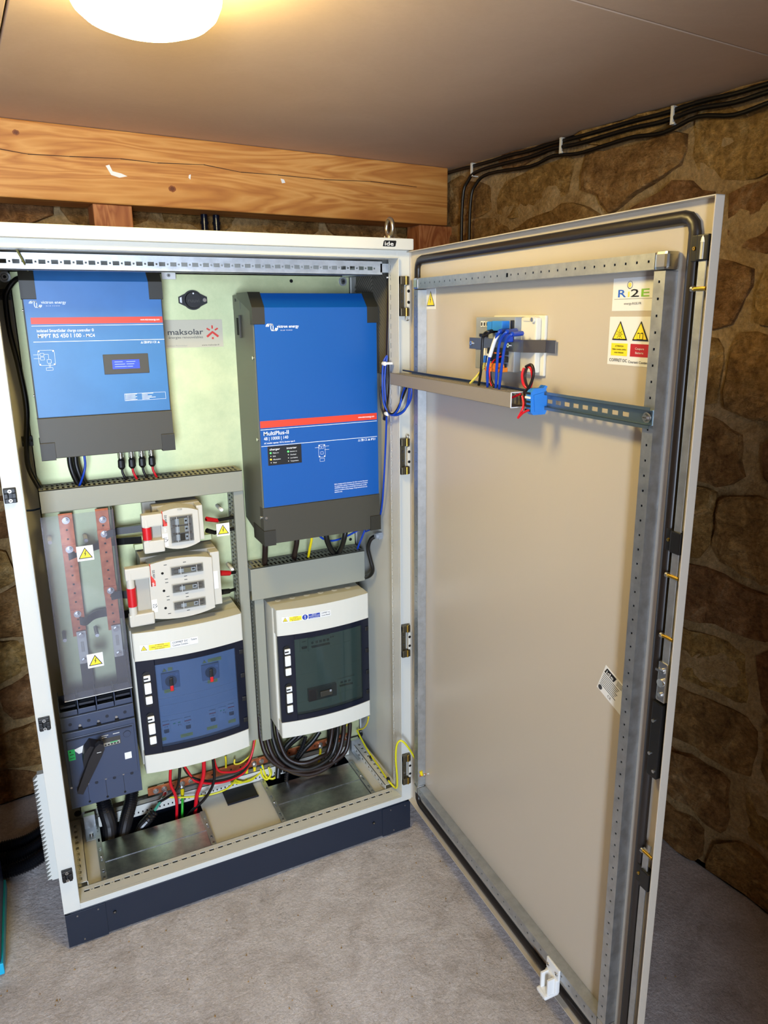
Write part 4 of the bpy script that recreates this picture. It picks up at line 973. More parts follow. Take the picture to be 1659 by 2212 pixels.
hduct(.596, .963, .24, .762, .863, 'deep horizontal grey wiring duct under the inverter')
def vduct(xa, xb, yf, z0, z1, lab):
    t = thing('cable_duct', lab, 'cable duct', ((xa+xb)/2, PL, z0), 'slotted grey wiring ducts')
    m = MB(); m.box((xa, yf, z0), (xb, yf+.0015, z1), 'duct'); m.box((xa, yf, z0), (xa+.0015, yf+.004, z1), 'duct'); m.box((xb-.0015, yf, z0), (xb, yf+.004, z1), 'duct'); m.build('lid', t, bevel=.0005)
    m = MB()
    for xx, sg in ((xa, 1), (xb, -1)):
        d = PL-yf-.004; H = []; z = .004
        while z+.0062 < z1-z0: H.append((z, d*.06, z+.0062, d*.42)); H.append((z, d*.5, z+.0062, d*.86)); z += .0125
        m.M = fr((xx, yf+.004, z0), (0, 0, 1), (0, 1, 0), (-1, 0, 0)); m.strip(z1-z0, d, H, 'duct', .0012)
    m.M = I4; m.box((xa, PL-.003, z0), (xb, PL-.0005, z1), 'duct'); m.build('trough', t)
vduct(.562, .592, .25, .296, 1.0985, 'tall upright grey wiring duct running down between the two boxes, left one')
vduct(.604, .634, .25, .285, .7605, 'shorter upright grey wiring duct left of the inverter-side box')

# --- distribution boxes ----------------------------------------------------
def arcf(x, x0, x1, b): u = (x-(x0+x1)/2)/((x1-x0)/2); return b*(1-u*u)
def dist_box(name, lab, x0, x1, z0, z1, zb, zt, yf, smoke, loc):
    """rounded wall box with a bulging front, white bands above and below, tinted door between"""
    t = thing(name, lab, 'distribution box', loc); B = .018; N = 14
    def sec(a, b, yo, back):  # closed xy outline with arched front
        P = [(a, back)]+[(a+(b-a)*k/N, yo-arcf(a+(b-a)*k/N, x0, x1, B)) for k in range(N+1)]+[(b, back)]
        return P
    ye = yf+B
    m = MB(); m.prism(sec(x0, x1, ye+.030, PL-.0005), z0+.012, z1-.004, 'boxwhite'); m.build('housing', t, bevel=.006)
    for a, b, nm in ((zt, z1, 'top_band'), (z0, zb, 'bottom_band')):
        m = MB(); m.prism(sec(x0+.003, x1-.003, ye, ye+.045), a, b, 'boxwhite'); m.build(nm, t, bevel=.004)
    m = MB(); m.prism(sec(x0+.006, x1-.006, ye+.018, ye+.03), zb, zt, 'boxwhite'); m.build('mask', t)
    # tinted door: solid dark rim, clear pane
    wx0, wx1, wz0, wz1 = x0+.052, x1-.030, zb+.018, zt-.018
    def band(a, b, c, d, y0, y1, mm, nn=10):
        m = MB(); P = [(a+(b-a)*k/nn, ye+y0-arcf(a+(b-a)*k/nn, x0, x1, B)) for k in range(nn+1)]+[(b-(b-a)*k/nn, ye+y1-arcf(b-(b-a)*k/nn, x0, x1, B)) for k in range(nn+1)]
        m.prism(P, c, d, mm); return m
    dr = band(x0+.004, wx0, zb+.001, zt-.001, .001, .012, 'navy')
    for q in (band(wx1, x1-.004, zb+.001, zt-.001, .001, .012, 'navy'), band(wx0, wx1, wz1, zt-.001, .001, .012, 'navy'), band(wx0, wx1, zb+.001, wz0, .001, .012, 'navy')):
        dr.add(q.v, q.f, 'navy')
    d = dr.build('tinted_door', t, bevel=.0012)
    band(wx0-.001, wx1+.001, wz0-.001, wz1+.001, .003, .0045, smoke).build('pane', d)
    # two latches on the left: dark oval well with three white slides
    for k, zc in enumerate((zb+(zt-zb)*.70, zb+(zt-zb)*.27)):
        y_ = ye-arcf(x0+.030, x0, x1, B); hl = (zt-zb)*.185; M_ = CF(x0+.029, y_+.001, zc)
        m = MB(M_); r = .0125; P = [(r*math.cos(math.radians(a)), hl-r+r*math.sin(math.radians(a))) for a in range(0, 181, 20)]+[(r*math.cos(math.radians(a)), -hl+r+r*math.sin(math.radians(a))) for a in range(180, 361, 20)]
        m.prism(P, 0, .0012, 'black'); m.M = M_; L_ = m.build('latch', d)
        m = MB(M_); m.box((-.009, hl*.50, .001), (.009, hl*.82, .007), 'white', .003); m.box((-.009, -hl*.22, .001), (.009, hl*.40, .007), 'white', .003); m.box((-.009, -hl*.80, .001), (.009, -hl*.36, .007), 'white', .003)
        m.box((-.009, hl*.62, .007), (.003, hl*.70, .0075), 'black'); m.build('slide', d)
    for k in (.12, .36, .62, .88):
        zc = zb+(zt-zb)*k; m = MB(CF(x1-.012, ye-.001, zc)); m.box((-.006, -.007, -.004), (.006, .007, .004), 'black', .002); m.build('door_hinge', d)
    return t, (wx0, wx1, wz0, wz1), ye
def on_mask(t, x, z, ye, x0, x1): return CF(x, ye+.018-arcf(x, x0, x1, .018), z)
def label_strip(t, parts, ye, x0, x1, zc):
    for (xa, xb, h, bg, texts) in parts:
        xm = (xa+xb)/2; y_ = ye-arcf(xm, x0, x1, .018); sl = 2*.018*((xm-(x0+x1)/2)/((x1-x0)/2)**2)
        M_ = fr((xm, y_-.0008, zc), Vector((1, sl, 0)).normalized(), (0, 0, 1), Vector((sl, -1, 0)).normalized())
        m = MB(M_); w = xb-xa
        if bg == 'tri': m.box((-w/2, -h/2, 0), (w/2, h/2, .0006), 'white'); o = m.build('label', t); tri_sticker(M_ @ Matrix.Translation((0, 0, .0)), h*.95, None, 'sun').build('label', t); continue
        if bg == 'mand': m.box((-w/2, -h/2, 0), (w/2, h/2, .0006), 'white'); m.cyl((0, 0, .0006), (0, 0, .0009), h*.46, 'stickblue', 20); m.box((-h*.06, -h*.08, .0009), (h*.06, h*.30, .0012), 'white'); m.cyl((0, -h*.24, .0009), (0, -h*.24, .0012), h*.08, 'white', 10); m.build('label', t); continue
        m.box((-w/2, -h/2, 0), (w/2, h/2, .0006), 'white')
        if bg != 'white': m.box((-w/2+.0005, -h*.40, .0006), (w/2-.0005, h*.40, .0008), bg)
        n = len(texts)
        for k, (s_, tw) in enumerate(texts): m.text(s_, 0, h*(.40-.80*(k+1)/n+.16/n), h*.52/n, 'white' if bg == 'stickblue' else 'black', w*tw, 'c', z=.0011, bold=.02)
        m.build('label', t)
# DC box
bx0, bx1 = .243, .547; bz0, bz1 = .335, .762; byf = .150
dc, win, ye = dist_box('distribution_box', 'white distribution box with blue tinted door and two rotary switches, lower middle of the cabinet', bx0, bx1, bz0, bz1, .392, .680, byf, 'smoke', (.395, PL, bz0))
zl = Y(350, 1393, .16).z
label_strip(dc, [(.262, .282, .020, 'tri', None), (.284, .340, .020, 'stickyellow', [('ATTENTION', .4), ('C\u00e2bles courant continu', .8), ('sous tension', .45)]), (.342, .390, .020, 'white', [('COFFRET DC', .86), ('Courant Continu', .86)]), (.391, .414, .020, 'white', [('Toiture', .7), (' ', .1)])], ye, bx0, bx1, zl)
YD = ye+.012
def rotary(u, v, lab, tg):
    q = Y(u, v, .185); x, z = q.x, q.z; y_ = ye+.018-arcf(x, bx0, bx1, .018)
    m = MB(CF(x, y_, z)); m.box((-.024, -.024, 0), (.024, .024, .008), 'devgrey', .001); m.cyl((0, 0, .008), (0, 0, .012), .0155, 'black', 24); m.box((-.005, -.022, .012), (.005, .013, .019), 'black', .002); m.box((-.0045, -.026, .013), (.0045, -.010, .0195), 'red', .0015)
    m.text(tg, .014, .012, .006, 'white', .007, z=.0083); m.build('rotary_switch', dc)
    m = MB(CF(x, y_, z)); m.box((-.004, .027, 0), (.034, .037, .0006), 'stickyellow'); m.text('Coupure g\u00e9n\u00e9rateur', .015, .033, .0022, 'black', .030, 'c', z=.0009, bold=.02); m.text('solaire', .015, .029, .0022, 'black', .015, 'c', z=.0009, bold=.02); m.box((-.019, -.038, 0), (.019, -.028, .0006), 'stickyellow'); m.text('Organe de coupure', 0, -.034, .0022, 'black', .030, 'c', z=.0009, bold=.02); m.build('yellow_label', dc)
    tri_sticker(CF(x-.014, y_, z+.032), .014, None).build('small_warning', dc)
rotary(366, 1463, '', 'T1'); rotary(451, 1444, '', 'T2')
def breaker(u, v, box, x0, x1, ye, tg=''):
    q = Y(u, v, .185); x, z = q.x, q.z; y_ = ye+.018-arcf(x, x0, x1, .018)
    m = MB(CF(x, y_, z)); m.box((-.009, -.021, 0), (.009, .021, .005), 'devwhite', .0008); m.box((-.009, .010, .005), (.009, .013, .0055), 'red'); m.box((-.007, -.013, .005), (.007, -.003, .008), 'anthra', .001); m.box((-.0055, -.011, .008), (.0055, -.006, .013), 'black', .001); m.text('C16', 0, .002, .005, 'black', .010, 'c', z=.0053); m.build('breaker', box)
for k, (u, v) in enumerate(((357, 1567), (403, 1556), (456, 1541), (497, 1530))):
    breaker(u, v, dc, bx0, bx1, ye)
    q = Y(u+(-3 if k in (0,) else (-2)), v+25, .185); x = q.x; y_ = ye+.018-arcf(x, bx0, bx1, .018); m = MB(CF(x, y_, q.z)); m.box((-.017, -.005, 0), (.017, .005, .0006), 'stickyellow'); m.text('Organe de coupure', 0, .001, .0022, 'black', .027, 'c', z=.0009, bold=.02); m.text('continu', 0, -.003, .0022, 'black', .012, 'c', z=.0009, bold=.02); m.build('yellow_label', dc)
for (u, v, w_) in ((380, 1562, .034), (478, 1536, .022)):
    q = Y(u, v, .185); x = q.x; y_ = ye+.018-arcf(x, bx0, bx1, .018); m = MB(CF(x, y_, q.z)); m.box((-w_/2, -.021, 0), (w_/2, .021, .003), 'devwhite', .0008); m.box((-w_*.3, .009, .003), (-w_*.1, .012, .0035), 'stickgreen'); m.box((w_*.1, .009, .003), (w_*.3, .012, .0035), 'stickgreen'); m.text('P1' if u < 400 else 'P2', w_*.1, .0, .005, 'black', .008, z=.0033); m.build('surge_arrester', dc)
# mouldings across the mask
for u, v in ((420, 1490), (420, 1505), (420, 1528), (430, 1600), (440, 1612)):
    z = Y(u, v, .185).z; m = MB()
    P_ = [(bx0+.05+(bx1-bx0-.08)*k/10, ye+.0165-arcf(bx0+.05+(bx1-bx0-.08)*k/10, bx0, bx1, .018)) for k in range(11)]
    m.prism(P_+[(x, y+.003) for x, y in P_[::-1]], z-.0012, z+.0012, 'devwhite'); m.build('ridge', dc)
for (u, v) in ((372, 1646), (392, 1640), (443, 1628), (461, 1622)):
    q = Y(u, v, .20); m = MB(); m.cyl((q.x, .225, bz0+.013), (q.x, .225, bz0-.010), .011, 'mc4', 8, .010, smooth=False); m.cyl((q.x, .225, bz0-.010), (q.x, .225, bz0-.022), .0085, 'mc4', 12, .006); m.build('cable_gland', dc)
# AC box
ax0, ax1 = .642, .944; az0, az1 = .330, .750
ac, win2, ye2 = dist_box('distribution_box', 'white distribution box with green-grey tinted door, lower right under the deep duct', ax0, ax1, az0, az1, .382, .668, .150, 'smokegreen', (.795, PL, az0))
zl = Y(670, 1330, .155).z
label_strip(ac, [(.660, .679, .018, 'tri', None), (.681, .718, .018, 'stickyellow', [('ATTENTION', .4), ('Pr\u00e9sence de 2 sources', .85), ('de tension', .6)]), (.720, .736, .018, 'mand', None), (.738, .774, .018, 'stickblue', [('D\u00c9CLIC', .4), ('LES DEUX SOURCES', .9), ('avant intervention', .8)]), (.776, .808, .018, 'white', [('COFFRET AC', .85), ('Courant Alternatif', .85)])], ye2, ax0, ax1, zl)
def acm(u, v, w, h, mm, name, z0=0, z1=.006, lev=True):
    q = Y(u, v, .185); x = q.x; y_ = ye2+.018-arcf(x, ax0, ax1, .018); m = MB(CF(x, y_, q.z)); m.box((-w/2, -h/2, z0), (w/2, h/2, z1), mm, .001)
    return m, (lambda: m.build(name, ac))
m, f = acm(652, 1388, .024, .044, 'devwhite', 'breaker'); m.box((-.008, -.010, .006), (.008, -.004, .012), 'black', .001); m.box((-.006, .010, .006), (.006, .012, .0062), 'darksteel'); f()
m, f = acm(684, 1383, .070, .044, 'devwhite', 'residual_breaker'); m.box((-.026, -.008, .006), (.032, -.003, .013), 'black', .001); m.cyl((-.022, .006, .006), (-.022, .006, .0064), .004, 'darksteel', 12)
for k in range(4): m.box((-.012+k*.012, .002, .006), (-.004+k*.012, .010, .0063), 'darksteel')
m.box((.036, .010, .006), (.040, .014, .0063), 'black'); m.box((.043, .010, .006), (.047, .014, .0063), 'black'); f()
q = Y(650, 1370, .185); x = q.x; y_ = ye2+.018-arcf(x, ax0, ax1, .018); m = MB(CF(x, y_, q.z)); m.box((-.017, -.005, 0), (.017, .005, .0006), 'stickyellow'); m.text('Organe de coupure', 0, 0, .0022, 'black', .027, 'c', z=.0009, bold=.02); m.build('yellow_label', ac)
m, f = acm(690, 1487, .092, .040, 'black', 'changeover_switch', 0, .014); m.box((-.010, -.010, .014), (.030, .008, .020), 'anthradk', .002); m.box((.020, .002, .02), (.026, .009, .0204), 'devgrey'); f()
m, f = acm(743, 1470, .056, .040, 'devwhite', 'breaker'); m.box((-.024, -.004, .006), (.020, .000, .012), 'black', .001)
for k in range(3): m.box((-.02+k*.013, .004, .006), (-.011+k*.013, .011, .0063), 'darksteel')
f()
for z in (.432, .525, .60):
    m = MB(); P_ = [(ax0+.05+(ax1-ax0-.08)*k/10, ye2+.0165-arcf(ax0+.05+(ax1-ax0-.08)*k/10, ax0, ax1, .018)) for k in range(11)]
    m.prism(P_+[(x, y+.003) for x, y in P_[::-1]], z-.001, z+.001, 'devwhite'); m.build('ridge', ac)
for k in range(6):
    m = MB(); xx = ax0+.035+k*.046; m.cyl((xx, .25, az1-.006), (xx, .25, az1-.0025), .009, 'boxwhite', 20); m.build('knockout', ac)

# --- fuse switches -----------------------------------------------------------
def fuse_switch(x0, x1, z0, z1, yf, lab, tg, big):
    t = thing('fuse_switch', lab, 'fuse switch', ((x0+x1)/2, PL, z0), 'fuse switches with red-banded handles')
    w, h = x1-x0, z1-z0; hx = x0+w*(.235 if big else .30)
    m = MB(); m.box((hx-.012, yf+.055, z0+.004), (x1, PL-.0005, z1-.002), 'fusegreydk'); m.build('rear_housing', t, bevel=.002)
    m = MB(fr((0, 0, 0), (1, 0, 0), (0, 0, 1), (0, -1, 0)))
    # cover: front face bulges, top and bottom edges curved
    def outline(a, b, k=8):
        top = [(a+(b-a)*i/k, z1-.010*(abs(i/k-.45)*2)**2) for i in range(k+1)]; bot = [(b-(b-a)*i/k, z0+.012*(abs(i/k-.5)*2)**2) for i in range(k+1)]; return top+bot
    m.prism(outline(hx, x1-w*.10), -yf-.06, -yf, 'fusegrey'); m.build('cover', t, bevel=.003)
    m = MB(); m.box((x1-w*.10, yf+.018, z0+.012), (x1, yf+.07, z1-.004), 'fusegrey', .002); m.build('hinge_side', t)
    if big:
        m = MB(CF(x1-w*.055, yf+.018, (z0+z1)/2)); m.box((-.006, -.026, 0), (.006, .026, .001), 'white', .0004); m.build('blank_label', t)
    # handle: two arms and a grip with a red band
    hw = .022; m = MB()
    m.box((x0, yf-.012, z1-.040), (hx+.004, yf+.014, z1-.006), 'fusegrey', .004); m.box((x0, yf-.012, z0+.002), (hx+.004, yf+.014, z0+.036), 'fusegrey', .004)
    m.cyl((x0+.012, yf-.002, z0+.02), (x0+.012, yf-.002, z1-.02), .0105, 'fusegrey', 14); m.box((x0+.020, yf+.012, z0+.03), (hx, yf+.05, z1-.03), 'fusegreydk'); hd = m.build('handle', t)
    m = MB(); m.cyl((x0+.012, yf-.002, z0+h*.34), (x0+.012, yf-.002, z0+h*.64), .0118, 'red', 14); m.build('red_band', hd)
    # maker's red flag and the position tag
    m = MB(CF(hx+.004, yf, z0)); m.box((0, h*.60, 0), (.0022, h*.97, .0005), 'logored'); m.prism([(0, h*.60), (.012, h*.60), (.012, h*.68), (.0022, h*.78)], 0, .0005, 'logored'); m.build('red_flag', t)
    m = MB(rot2(CF(hx+.010, yf, z0+h*.86), -PI/2)); m.text('DS NV1' if big else 'DS NV0', 0, 0, .006, 'black', .022, bold=.02); m.text('efen', .034, -.003, .007, 'white', .012, z=.0008, bold=.02); m.build('flag_print', t)
    m = MB(rot2(CF(hx+.008, yf, z0+h*.30), PI/2)); m.box((-.022, -.007, 0), (.014, .007, .0008), 'white', .0003); m.text(tg, -.004, -.005, .010, 'black', .012, 'c', z=.0011); m.build('tag', t)
    # windows with the fuse links behind
    def win(a, b, c, d, nf):
        fr_ = CF(a, yf, c); W_, H_ = b-a, d-c
        m = MB(fr_); m.box((0, 0, -.002), (W_, H_, .0006), 'fusegreydk', .0012); m.box((.004, .004, .0006), (W_-.004, H_-.004, .0008), 'steel')
        fw = m.build('window', t)
        for k in range(nf):
            y0_ = .005+(H_-.010)*k/nf; y1_ = .005+(H_-.010)*(k+1)/nf-.003; m = MB(fr_); hh = y1_-y0_
            m.box((W_*.05, y0_+hh*.25, .0008), (W_*.24, y1_-hh*.25, .003), 'steel'); m.box((W_*.24, y0_, .0008), (W_*.40, y1_, .004), 'white', .0006)
            m.box((W_*.40, y0_, .0008), (W_*.62, y1_, .0045), 'tan' if (k or nf == 1) and tg != 'Q2t' else 'anthra', .0008); m.box((W_*.62, y0_, .0008), (W_*.76, y1_, .004), 'white', .0006)
            m.box((W_*.76, y0_+hh*.25, .0008), (W_*.95, y1_-hh*.25, .003), 'steel'); m.box((W_*.65, y0_+hh*.4, .004), (W_*.73, y0_+hh*.65, .0043), 'black'); m.box((W_*.1, y0_+.0, .001), (W_*.9, y0_+.0012, .0042), 'chrome'); m.box((W_*.1, y1_-.001, .001), (W_*.9, y1_, .0042), 'chrome'); m.build('fuse_link', fw)
        m = MB(fr_); m.box((.002, .002, .005), (W_-.002, H_-.002, .0065), 'lens', .0006); m.box((W_*.30, .003, .0065), (W_*.31, H_-.003, .0072), 'white'); m.box((W_*.78, .003, .0065), (W_*.79, H_-.003, .0072), 'white'); m.build('clear_lid', fw)
    if big:
        for k in range(3):
            zc = z0+h*(.22+.29*k); win(hx+w*.22, hx+w*.57, zc-.013, zc+.013, 1)
            m = MB(CF(hx+w*.14, yf, zc)); m.cyl((0, -.002, 0), (0, -.002, .0006), .0035, 'voiddark', 14); m.build('test_hole', t)
            m = MB(CF(hx, yf, zc))
            for dx in (w*.16, w*.36):
                for dz in (-.0205, .0195): m.box((dx, dz, 0), (dx+.008, dz+.0015, .0005), 'black')
            m.build('marks', t, kind='stuff')
    else:
        win(hx+w*.13, x1-w*.19, z0+h*.16, z1-h*.17, 3)
        m = MB(CF((hx+x1)/2-.006, yf+.01, z1-.006)); m.cyl((0, 0, 0), (0, .004, 0), .012, 'fusegreydk', 16); m.build('thumb_rest', t)
    return t
f1 = fuse_switch(.2975, .461, .978, 1.091, .17, 'smaller white fuse switch with one wide window and red-banded handle, upper one', 'Q1', False)
f2 = fuse_switch(.244, .497, .781, .953, .17, 'larger white fuse switch with three long windows, above the blue-door box', 'Q2', True)
# zinc bracket rail behind the fuse switches
m = MB(); m.box((.287, .285, .955), (.500, PL-.0005, .972), 'zincplate'); m.build('switch_bracket', plate, bevel=.001)
m = MB(); m.box((.31, .270, 1.094), (.47, PL-.0005, 1.0965), 'fusegreydk'); m.box((.315, .262, 1.0), (.35, .29, 1.094), 'fusegreydk'); m.build('switch_bracket', plate)
# --- clear cover with busbars ------------------------------------------------
bars = []
for k, (pa, pb, x_off) in enumerate((((.106, .140), 'left', 0), ((.197, .229), 'right', 0))):
    xa, xb = pa; zt_, zb2 = (1.083, .735) if k == 0 else (1.085, .735)
    t = thing('busbar', ('faded-looking copper busbar behind the clear cover, left one' if k == 0 else 'bright drilled copper busbar right of the pale one, beside the fuse switches'), 'busbar', ((xa+xb)/2, .29, zb2), 'upright copper busbars')
    m = MB(CF(xa, .285, zb2)); w, h = xb-xa, zt_-zb2; H = [(w/2-.0025, .02+.0255*i, w/2+.0025, .025+.0255*i) for i in range(int((h-.03)/.0255))]
    m.strip(w, h, H, 'copper', .005); m.box((.002, .002, -.0062), (w-.002, h-.002, -.0058), 'voiddark'); m.build('bar', t)
    for z in ((1.065, .985, .80) if k == 0 else (1.055, 1.015, .852)):
        m = MB(CF((xa+xb)/2, .285, z)); 
        if z < 1.05: m.box((-.017, -.012, 0), (.017, .012, .003), 'copper', .0005)
        m.cyl((0, 0, .003), (0, 0, .006), .0095, 'steel', 20); m.cyl((0, 0, .006), (0, 0, .013), .0068, 'steel', 6, smooth=False); m.cyl((0, 0, .013), (0, 0, .018), .004, 'steel', 12); m.build('bolt', t)
    m = MB(CF((xa+xb)/2+.003, .280, .655)); m.box((-.012, 0, 0), (.012, .095, .004), 'fusegrey', .001); m.box((-.004, .035, .004), (.004, .065, .006), 'fusegreydk', .001)
    for z in (.085, .010): m.cyl((0, z, .004), (0, z, .007), .009, 'steel', 18); m.cyl((0, z, .007), (0, z, .012), .0065, 'steel', 6, smooth=False)
    m.build('bus_link', t)
    m = MB(CF((xa+xb)/2+.006, .284, .545)); m.box((-.015, 0, 0), (.015, .125, .004), 'handleblk', .001); m.build('insulated_strap', t)
# mounts for the clear cover
for k, (u, v) in enumerate(((108, 1172), (186, 1168), (140, 1383), (210, 1372))):
    q = Y(u, v, .262); m = MB(CF(q.x, PL, q.z)); m.cyl((0, 0, 0), (0, 0, .052), .0058, 'tie', 6, smooth=False); m.cyl((0, 0, .052), (0, 0, .060), .005, 'white', 12); m.build('standoff', plate)
t = thing('clear_cover', 'clear plastic cover over the copper busbars at the left', 'cover', (.15, .20, .585))
m = MB(); m.box((.064, .205, .588), (.236, .2065, 1.099), 'clear'); m.box((.064, .205, .588), (.0655, .30, 1.099), 'clear'); m.box((.2345, .205, .588), (.236, .30, 1.099), 'clear'); m.box((.064, .2045, .5875), (.236, .2080, .589), 'white'); m.build('sheet', t)
for k, (u, v) in enumerate(((184, 1195), (206, 1426))): q = Y(u, v, .2048); tri_sticker(CF(q.x, .2049, q.z), .040).build('warning_sticker', t)
q = Y(479, 1141, .25); t = tag(tri_sticker(CF(q.x, .235, q.z), .037).build('warning_card'), 'loose white warning card with yellow triangle, right of the smaller fuse switch', 'warning card')

# --- moulded-case circuit breaker -----------------------------------------------
t = thing('circuit_breaker', 'large slate-blue moulded circuit breaker with long black turning handle', 'circuit breaker', (.14, PL, .27)); YB = .19
bx0_, bx1_, bz0_, bz1_ = .047, .233, .272, .592
m = MB(); m.box((bx0_, YB+.022, bz0_), (bx1_, PL-.0005, .545), 'bakelite'); m.build('body', t, bevel=.002)
m = MB(); m.box((bx0_, YB, bz0_), (bx1_, YB+.024, .503), 'bakelite', .0015)
for k in range(1, 4): m.box((bx0_+.0465*k-.0006, YB-.0002, bz0_+.008), (bx0_+.0465*k+.0006, YB+.001, bz0_+.072), 'bakelitedk')
m.box((bx0_+.008, YB-.003, .340), (bx1_-.006, YB, .488), 'bakelite', .0012); m.box((bx0_+.008, YB-.0045, .481), (bx1_-.010, YB-.003, .485), 'bakelitedk'); fc = m.build('front_cover', t)
m = MB(CF(0, YB, 0))
for k in range(4):
    for z in (.347-.012, ): m.cyl((bx0_+.023+.0465*k, z, 0), (bx0_+.023+.0465*k, z, .0008), .0045, 'bakelitedk', 14); m.cyl((bx0_+.0465*k+.001 if k else bx0_+.006, z+.004, 0), (bx0_+.0465*k+.001 if k else bx0_+.006, z+.004, .001), .003, 'steel', 10)
    if k: m.cyl((bx0_+.0465*k, bz0_+.010, 0), (bx0_+.0465*k, bz0_+.010, .0006), .0033, 'voiddark', 12)
m.build('screw_row', fc, kind='stuff')
# terminal shield with four chambers
m = MB(); m.box((bx0_, YB+.006, .505), (bx1_, YB+.05, .545), 'bakelite', .0015)
for k in range(4):
    xa = bx0_+.0465*k; m.box((xa+.002, YB+.012, .546), (xa+.0445, YB+.016, .5605), 'bakelite', .001); m.box((xa, YB+.012, .545), (xa+.002, YB+.08, .588), 'bakelite'); m.box((xa+.003, YB+.05, .546), (xa+.0445, YB+.052, .590), 'bakelitedk'); m.box((xa+.004, YB+.020, .566), (xa+.0425, YB+.034, .572), 'bakelitedk', .001)
    m.cyl((xa+.023, YB+.006, .524), (xa+.023, YB+.0052, .524), .0045, 'bakelitedk', 14)
    if k: m.box((xa-.005, YB+.001, .500), (xa+.005, YB+.006, .511), 'voiddark'); m.cyl((xa, YB+.006, .516), (xa, YB+.004, .516), .0035, 'steel', 10)
m.box((bx1_-.002, YB+.012, .545), (bx1_, YB+.08, .588), 'bakelite'); m.build('terminal_shield', t)
m = MB(CF(0, YB-.003, 0))
m.prism([(.070, .452), (.082, .437), (.118, .446), (.118, .466)], 0, .0006, 'white'); m.box((.143, .4715, 0), (.160, .473, .0006), 'white'); m.box((.143, .466, 0), (.156, .4675, .0006), 'white'); m.box((.172, .471, 0), (.189, .4725, .0006), 'white')
m.box((.144, .438, 0), (.190, .463, .0006), 'darksteel'); m.box((.146, .440, .0006), (.188, .450, .0008), 'lightgrey'); m.box((.163, .447, .0008), (.182, .4495, .001), 'ledg' if 'ledg' in MATS else 'stickgreen')
for k in range(5): m.box((.148+.008*k, .4415, .0008), (.153+.008*k, .4455, .001), 'black')
m.cyl((.208, .462, 0), (.208, .462, .001), .010, 'bakelitedk', 24); m.cyl((.208, .462, .001), (.208, .462, .0015), .009, 'bakelite', 24)
m.box((.196, .385, 0), (.214, .405, .0006), 'white', 0)
m.build('face_print', fc)
q = Y(155, 1630, YB); m = MB(CF(q.x, YB-.003, q.z)); m.box((-.0085, -.016, 0), (.0085, .016, .0008), 'stickgreen'); m.box((-.005, .000, .0008), (.005, .002, .001), 'black'); m.box((-.006, -.010, .0008), (.006, -.0085, .001), 'black'); m.cyl((-.003, .010, .0008), (-.003, .010, .001), .0022, 'black', 10); m.build('green_label', fc)
# handle: hub and a long tapering lever
a = Y(214, 1608, .15); b = Y(172, 1706, .15)
m = MB(fr((0, .135, 0), (1, 0, 0), (0, 0, 1), (0, -1, 0)))
d = Vector((b.x-a.x, b.z-a.z)).normalized(); nrm = Vector((-d.y, d.x)); A_ = Vector((a.x, a.z)); B_ = Vector((b.x, b.z))
Pn = lambda p, k: tuple(p+nrm*k)
m.prism([Pn(A_-d*.012, -.006), Pn(A_-d*.012, .006), Pn(A_, .013), Pn(A_+d*.02, .0135), Pn(B_-d*.02, .009), Pn(B_, .008), Pn(B_, -.008), Pn(B_-d*.03, -.010), Pn(A_+d*.035, -.014), Pn(A_, -.012)], -.012, .006, 'handleblk')
hd = m.build('turning_handle', t, bevel=.003)
m = MB(fr((0, .135, 0), (1, 0, 0), (0, 0, 1), (0, -1, 0))); m.prism([Pn(A_+d*.006, .012), Pn(A_+d*.006, -.022), Pn(A_+d*.03, -.028), Pn(A_+d*.055, -.022), Pn(A_+d*.08, -.008), Pn(A_+d*.04, .010)], -.052, -.008, 'handleblk'); m.build('hub', hd, bevel=.003)
m = MB(fr((0, .135, 0), (1, 0, 0), (0, 0, 1), (0, -1, 0))); c_ = A_+d*.012; m.box((c_.x-.003, c_.y-.0012, .006), (c_.x+.008, c_.y, .0064), 'white'); m.build('pointer_mark', hd)

# ================================================================== CABLES IN THE CABINET
def cable(name, label, r, mm, pts, group=None, cat='cable', flat=1.0, extra=None, n=8, sub=7):
    """pts: (u, v, y) readings on planes of constant depth"""
    P = [p if isinstance(p, Vector) else Y(*p) for p in pts]
    m = MB(); m.tube(P, r, mm, n, sub, flat=flat)
    if not extra: o = m.build(name); tag(o, label, cat, group); return o
    t = thing(name, label, cat, P[0], group); m.build('sheath', t)
    for nm, fn in extra: q = MB(); fn(q, P); q.build(nm, t)
    return t
def lug(mm, i=-1, r=.006, L=.016):
    def f(q, P):
        a, b = P[i], P[i-1] if i == -1 else P[1]
        d = (b-a).normalized(); q.cyl(a, a+d*L, r, mm, 10, r*.8)
    return f
def ring(i=-1, r=.0075):
    def f(q, P):
        a, b = P[i], P[i-1] if i == -1 else P[1]
        d = (a-b).normalized(); c = a+d*.006; q.M = CF(c.x, c.y, c.z); q.cyl((0, 0, -.001), (0, 0, .001), r, 'steel', 14); q.cyl((0, 0, .001), (0, 0, .006), r*.7, 'steel', 6, smooth=False)
    return f

